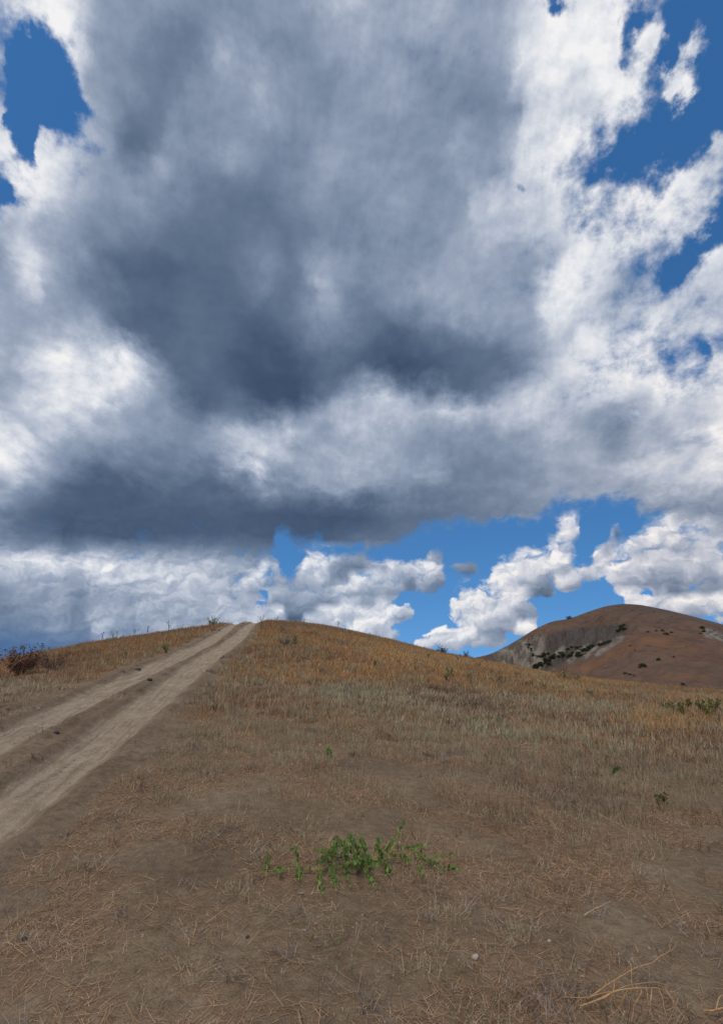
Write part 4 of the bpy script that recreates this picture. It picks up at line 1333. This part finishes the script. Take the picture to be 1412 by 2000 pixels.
def build_caper():
    c = on_ground(702, 1686)
    root = thing("creeping_plant", c, "sprawling green plant with long yellow stems and oval leaves on bare soil", "plant")

    def gp(px, py, lift):
        g = on_ground(px, py)
        t = 1 - lift / max(0.2, EYE - g[2])
        return np.array([g[0] * t, g[1] * t, EYE + (g[2] - EYE) * t]) - c
    runs = [  # photo px along each stem and how high its end lifts off the soil
        ([(702, 1684), (660, 1693), (627, 1700), (562, 1697), (530, 1699), (494, 1708)], 0.02, 30, 0.0),
        ([(720, 1680), (760, 1662), (807, 1660), (841, 1650)], 0.12, 26, 0.3),
        ([(720, 1682), (780, 1672), (825, 1668), (845, 1690), (862, 1702)], 0.02, 24, 0.4),
        ([(762, 1668), (771, 1645), (782, 1622), (789, 1604)], 0.14, 20, 0.3),
        ([(845, 1682), (865, 1676), (892, 1672)], 0.06, 16, 0.0),
        ([(627, 1701), (622, 1725), (632, 1752)], 0.015, 16, 0.0),
        ([(648, 1698), (652, 1716), (657, 1742)], 0.015, 18, 0.0),
        ([(675, 1692), (676, 1710), (684, 1735)], 0.015, 16, 0.0),
        ([(702, 1688), (718, 1708), (733, 1738)], 0.015, 20, 0.0),
        ([(745, 1682), (754, 1700), (762, 1712)], 0.02, 12, 0.0),
        ([(581, 1698), (580, 1676), (576, 1655)], 0.10, 14, 0.2),
        ([(523, 1699), (522, 1685), (524, 1674)], 0.05, 12, 0.1),
        ([(580, 1699), (586, 1710), (582, 1720)], 0.02, 18, 0.0),
        ([(545, 1698), (546, 1705), (544, 1709)], 0.02, 10, 0.0),
        ([(690, 1684), (665, 1676), (640, 1668), (616, 1664)], 0.10, 34, 0.3),
        ([(660, 1686), (640, 1682), (622, 1686)], 0.06, 22, 0.3),
        ([(705, 1682), (690, 1668), (672, 1652), (654, 1640)], 0.16, 34, 0.3),
        ([(708, 1680), (700, 1664), (690, 1650), (682, 1638)], 0.18, 30, 0.3),
        ([(714, 1680), (714, 1664), (708, 1650), (704, 1638)], 0.20, 34, 0.3),
        ([(722, 1680), (735, 1664), (740, 1652), (740, 1642)], 0.17, 28, 0.3),
        ([(728, 1680), (745, 1668), (760, 1658), (768, 1648)], 0.12, 24, 0.3),
        ([(735, 1682), (765, 1676), (790, 1678), (802, 1688)], 0.05, 26, 0.3),
        ([(700, 1684), (716, 1690), (740, 1694)], 0.10, 24, 0.2),
        ([(822, 1690), (820, 1700), (822, 1714)], 0.02, 18, 0.0),
        ([(865, 1700), (884, 1698), (896, 1702)], 0.06, 18, 0.0),
    ]
    extra = []
    for k in range(16):                                  # short side shoots that fill the middle of the mat
        a, b = rng.uniform(610, 830), rng.uniform(1640, 1700)
        if ((a - 715) / 115) ** 2 + ((b - 1672) / 34) ** 2 < 1:
            extra.append(([(a, b + 8), (a + rng.normal(0, 12), b - 2), (a + rng.normal(0, 24), b - rng.uniform(4, 26))], rng.uniform(0.03, 0.12), int(rng.integers(12, 20)), 0.1))
    for pts, lift, nl, frm in runs + extra:
        nl = int(nl * 1.7)
        m = len(pts)
        K = np.array([gp(a, b, 0.012 + lift * (k / (m - 1)) ** 1.6) for k, (a, b) in enumerate(pts)])
        s = np.linspace(0, 1, m)
        g = np.linspace(0, 1, 14)
        P = np.stack([np.interp(g, s, K[:, i]) for i in range(3)], -1)
        P[1:-1] += rng.normal(0, 0.004, (12, 3)) * np.array([1, 1, 0.4])
        for _ in range(2):
            P[1:-1] = 0.25 * P[:-2] + 0.5 * P[1:-1] + 0.25 * P[2:]
        T_ = Tubes(); T_.add(P, np.linspace(0.0040, 0.0020, 14), 6)
        st = T_.build("stem", M_STEMG, root)
        B = Bulk()
        u = np.sort(np.linspace(max(frm, 0.05), 1.0, nl) + rng.normal(0, 0.015, nl)).clip(0, 1)
        base = np.stack([np.interp(u, g, P[:, i]) for i in range(3)], -1)
        tan = np.gradient(P, axis=0); tan = np.stack([np.interp(u, g, tan[:, i]) for i in range(3)], -1)
        tan /= np.linalg.norm(tan, axis=1, keepdims=True)
        sidev = np.cross(tan, np.array([0, 0, 1.0])); sidev /= np.linalg.norm(sidev, axis=1, keepdims=True) + 1e-6
        sg = np.where(np.arange(nl) % 2 == 0, 1.0, -1.0)[:, None]
        d = sidev * sg * rng.uniform(0.1, 1.0, (nl, 1)) + tan * rng.uniform(-0.2, 0.7, (nl, 1)) + np.array([0, 0, 1.0]) * rng.uniform(0.2, 2.2, (nl, 1)) + rng.normal(0, 0.35, (nl, 3))
        base = base + rng.normal(0, 0.006, (nl, 3))
        L = rng.uniform(0.016, 0.034, nl) * np.interp(u, [0, 0.8, 1], [1, 1, 0.6])
        B.leaves(base, d, L, L * rng.uniform(0.50, 0.66, nl), np.clip(rng.normal(0.45, 0.25, nl), 0, 1), side=tan + rng.normal(0, 0.35, (nl, 3)), fold=0.18)
        B.build("leaves", M_GREEN, st)


def stalks(name, label, cat, lines, mat, part):
    """lines: ([(px, py, height above soil)...], radius); the first is the main piece"""
    p0 = on_ground(lines[0][0][0][0], lines[0][0][0][1])
    root = thing(name, p0, label, cat)
    for pts, rad in lines:
        K = []
        for a, b, hh in pts:
            # the pixel is where the stalk is seen: step back along the sight line to its height
            g = on_ground(a, b)
            t = 1 - hh / max(0.2, EYE - g[2])
            K.append(np.array([g[0] * t, g[1] * t, EYE + (g[2] - EYE) * t]) - p0)
        K = np.array(K); m = len(K)
        s = np.r_[0, np.cumsum(np.linalg.norm(np.diff(K, axis=0), axis=1))]
        gg = np.linspace(0, s[-1], max(8, 3 * m))
        P = np.stack([np.interp(gg, s, K[:, i]) for i in range(3)], -1)
        P[1:-1] += rng.normal(0, 0.0045, (len(P) - 2, 3)) * np.array([1, 1, 0.7])
        P[1:-1] = 0.25 * P[:-2] + 0.5 * P[1:-1] + 0.25 * P[2:]
        T_ = Tubes(); T_.add(P, np.linspace(rad, rad * 0.45, len(P)) * rng.uniform(0.8, 1.25, len(P)), 6)
        T_.build(part, mat, root)
    return root


def build_sticks():
    stalks("dry_branch", "bleached dry branch with many curved twigs lying on soil at lower right", "branch", [
        ([(1133, 1967, .012), (1180, 1948, .04), (1226, 1930, .08), (1280, 1930, .07), (1326, 1941, .02)], 0.0032),
        ([(1101, 1950, .008), (1150, 1948, .02), (1201, 1936, .05)], 0.0022),
        ([(1146, 1955, .01), (1190, 1920, .05), (1236, 1895, .08), (1272, 1879, .08), (1306, 1862, .05), (1312, 1832, .03)], 0.0026),
        ([(1231, 1884, .10), (1233, 1908, .09), (1236, 1930, .08)], 0.0022),
        ([(1236, 1893, .08), (1258, 1891, .06), (1275, 1894, .03)], 0.0014),
        ([(1200, 1915, .06), (1198, 1945, .03), (1202, 1965, .01), (1212, 1978, .005)], 0.0019),
        ([(1226, 1932, .08), (1214, 1955, .04), (1208, 1978, .005)], 0.0019),
        ([(1250, 1930, .08), (1240, 1960, .04), (1232, 1997, .006)], 0.0019),
        ([(1272, 1930, .07), (1270, 1960, .04), (1268, 1986, .006)], 0.0019),
        ([(1286, 1932, .07), (1296, 1962, .03), (1300, 1990, .006)], 0.0019),
        ([(1300, 1936, .06), (1318, 1965, .03), (1340, 1996, .005)], 0.0019),
        ([(1180, 1925, .05), (1192, 1918, .05), (1210, 1915, .05)], 0.0014),
        ([(1306, 1862, .05), (1318, 1850, .04), (1322, 1838, .02)], 0.0014),
        ([(1165, 1955, .03), (1215, 1928, .07), (1260, 1918, .07), (1300, 1925, .05)], 0.0022),
        ([(1195, 1940, .05), (1230, 1945, .05), (1255, 1965, .02), (1262, 1990, .005)], 0.0014),
    ], M_BRANCH, "twig")
    stalks("dry_stalks", "fan of pale broken stalks lying on thatch in the middle of the slope", "stalks", [
        ([(995, 1462, .01), (1018, 1455, .06), (1030, 1449, .08)], 0.005),
        ([(998, 1463, .01), (1030, 1460, .05), (1055, 1464, .03)], 0.004),
        ([(1000, 1464, .01), (1025, 1452, .07), (1060, 1456, .03)], 0.004),
        ([(996, 1466, .01), (1030, 1466, .03), (1062, 1470, .01)], 0.004),
        ([(1004, 1462, .01), (1015, 1452, .05), (1018, 1448, .06)], 0.004),
    ], M_STALK, "stalk")
    stalks("long_stalk", "long thin orange stalk slanting across the wormwood at the right", "stalk", [([(1150, 1582, .03), (1200, 1606, .06), (1245, 1632, .02)], 0.003)], M_BRANCH, "stalk")
    stalks("pale_stick", "short pale stick on the soil beyond the dry branch", "stick", [([(1140, 1789, .01), (1165, 1774, .03), (1192, 1763, .03)], 0.0028)], M_STALK, "stick")
    stalks("thin_twig", "thin curved orange twig at the left edge of the foreground", "twig", [([(14, 1842, .01), (32, 1852, .02), (52, 1870, .01)], 0.0022)], M_BRANCH, "twig")
    stalks("thin_twig", "straight orange twig below and right of the green creeper", "twig", [([(975, 1773, .01), (1005, 1776, .02), (1038, 1782, .01)], 0.0022)], M_BRANCH, "twig")
    stalks("broken_branch", "broken orange branch at the right edge beside the dry branch", "branch", [([(1375, 1978, .01), (1400, 1974, .03), (1440, 1972, .03)], 0.004), ([(1398, 1974, .03), (1402, 1952, .05), (1412, 1940, .04)], 0.003)], M_BRANCH, "twig")


def stone(px, py, size, mat, label, name="stone", squash=0.65):
    p = on_ground(px, py)
    import bmesh
    bm = bmesh.new()
    bmesh.ops.create_icosphere(bm, subdivisions=3, radius=1.0)
    ox = rng.uniform(0, 50)
    for v in bm.verts:
        c = v.co
        n = float(fbm(np.array([c.x * 1.1 + ox]), np.array([c.y * 1.1 + c.z * 0.9 + ox]), 3, 7)[0])
        f = 0.65 + 0.7 * n
        v.co = Vector((c.x * f * size * 1.15, c.y * f * size * 0.9, max(c.z * f, -0.5) * size * squash))
    me = bpy.data.meshes.new(name)
    bm.to_mesh(me); bm.free()
    me.materials.append(mat)
    o = bpy.data.objects.new(name, me)
    COL.objects.link(o)
    o.location = p + np.array([0, 0, size * squash * 0.25])
    o.rotation_euler = (0, 0, rng.uniform(0, 6.28))
    tag(o, label, "stone")


def build_stones():
    stone(47, 1838, 0.017, M_STONE_D, "small dark stone on bare soil at the lower left")
    stone(484, 1832, 0.010, M_STONE_D, "small dark clod on soil below the green creeper")
    stone(928, 1874, 0.018, M_STONE_P, "cream coloured broken stone lying in dry grass below the creeper")
    stone(1072, 1839, 0.010, M_STONE_P, "round pale pebble on bare soil right of the cream stone")
    stone(588, 1745, 0.020, M_SOILCLOD, "flat grey-brown stone in the soil under the creeper's left arm", squash=0.3)
    stone(293, 1329, 0.06, M_STONE_D, "dark stone between the two wheel ruts")
    stone(268, 1308, 0.09, M_STONE_D, "flat dark stone on the left verge of the track", squash=0.4)
    stone(111, 1432, 0.04, M_STONE_D, "dark clod on the strip between the ruts, low on the track")


M_SOILCLOD = mat_noise("soil_clod", (0.19, 0.145, 0.105), (0.30, 0.235, 0.18), 30, 0.95, 0.004)


def far_bush(seed_n, label):
    """a rounded leafy bush a few metres across, built of leaf clumps"""
    B = Bulk()
    n = 420
    cl = rng.normal(0, 1, (9, 3)) * np.array([1.1, 1.1, 0.5]) + np.array([0, 0, 1.5])
    k = rng.integers(0, 9, n)
    v = rng.normal(size=(n, 3)); v /= np.linalg.norm(v, axis=1, keepdims=True)
    rad = rng.uniform(0.6, 1.1, n)[:, None] * rng.uniform(0.8, 1.3, 9)[k][:, None]
    P = cl[k] + v * rad
    P[:, 2] = np.maximum(P[:, 2], 0.05)
    B.leaves(P, v + rng.normal(0, 0.7, (n, 3)), rng.uniform(0.45, 0.9, n), rng.uniform(0.3, 0.6, n), np.clip(rng.normal(0.4, 0.3, n), 0, 1))
    o = B.build("hillside_bush", M_HILLBUSH)
    return o


def build_far_bushes():
    protos = [far_bush(k, "") for k in range(3)]
    used = [False] * 3
    rows = []
    # (px, py, size) down the gully, then singles over the slopes
    for (x0, y0, x1, y1, n, sp, sz) in ((1040, 1308, 1098, 1276, 24, 3.5, 1.3), (1112, 1286, 1162, 1262, 18, 3.5, 1.2), (1052, 1283, 1072, 1279, 6, 3, 1.1), (1200, 1236, 1222, 1224, 9, 3, 1.0), (1026, 1258, 1042, 1282, 8, 2.5, 0.9), (1105, 1272, 1135, 1264, 7, 3, 0.9), (1170, 1262, 1190, 1252, 6, 2.5, 0.9)):
        for k in range(n):
            t = (k + 0.5) / n
            rows.append((x0 + (x1 - x0) * t + rng.normal(0, sp), y0 + (y1 - y0) * t + rng.normal(0, sp * 0.6), sz * rng.uniform(0.6, 1.25), 'g'))
    for x, y, z in ((1265, 1235, .9), (1281, 1233, .8), (1293, 1233, .9), (1300, 1240, 1.3), (1310, 1236, 1.0), (1370, 1228, 1.4), (1374, 1234, 1.2), (1368, 1238, .8), (1253, 1302, 1.4), (1258, 1303, 1.0), (1249, 1305, .8), (1285, 1290, 1.0),
                    (1220, 1316, .8), (1229, 1318, .7), (1078, 1243, .6), (1113, 1209, .6), (1137, 1228, .6), (1150, 1230, .5), (1230, 1262, .6), (1340, 1263, .5), (1237, 1320, .5), (1277, 1195, .6), (1310, 1205, .6), (1234, 1192, .5),
                    (1316, 1284, .6), (1240, 1271, .5), (1332, 1338, .8), (1395, 1232, .7), (1250, 1200, .5), (1290, 1210, .5)):
        rows.append((x, y, z * 0.75, 's'))
    P = march_far(np.array([r[0] for r in rows]), np.array([r[1] for r in rows]))
    for r, p in zip(rows, P):
        if not np.isfinite(p[0]):
            continue
        k = int(rng.integers(0, 3))
        lab, grp = ("dark green bush in the gully under the far hill's grey cliff", "bushes in the hill gully") if r[3] == 'g' else ("small dark bush standing alone on the far hill's brown slope", "single bushes on the far hill")
        z = float(hill_h(p[:1], p[1:2])[0])
        if not used[k]:
            o = protos[k]; used[k] = True
        else:
            o = protos[k].copy(); COL.objects.link(o)
        tag(o, lab, "bush", grp)
        o.location = (p[0], p[1], z - 0.3)
        o.rotation_euler = (0, 0, rng.uniform(0, 6.28))
        o.scale = (r[2] * 0.8, r[2] * 0.8, r[2] * rng.uniform(0.55, 0.8))
    # two trees that stick up on the ridge
    for px, lab in ((1112, "lone small tree on the far hill's left shoulder skyline"),):
        d = px_dir(px, 1209); a = math.atan2(d[0], d[1])
        o = protos[0].copy(); COL.objects.link(o)
        tag(o, lab, "bush")
        if 'group' in o: del o['group']
        x, y = (HD - 2) * math.sin(a), (HD - 2) * math.cos(a)
        o.location = (x, y, float(hill_h(np.array([x]), np.array([y]))[0]) - 0.2)
        o.scale = (0.8, 0.8, 1.0)


def march_far(px, py):
    d = px_dir(px, py)
    hz = np.hypot(d[:, 0], d[:, 1])
    ux, uy, tn = d[:, 0] / hz, d[:, 1] / hz, d[:, 2] / hz
    rs = np.linspace(300, HD, 700)
    X, Y = ux[:, None] * rs, uy[:, None] * rs
    hit = hill_h(X, Y) >= EYE + tn[:, None] * rs
    i = hit.argmax(1)
    r = np.where(hit.any(1), rs[i], np.nan)
    return np.stack([ux * r, uy * r], -1)


build_hill()
build_shrubs()
build_caper()
build_sticks()
build_stones()
build_far_bushes()
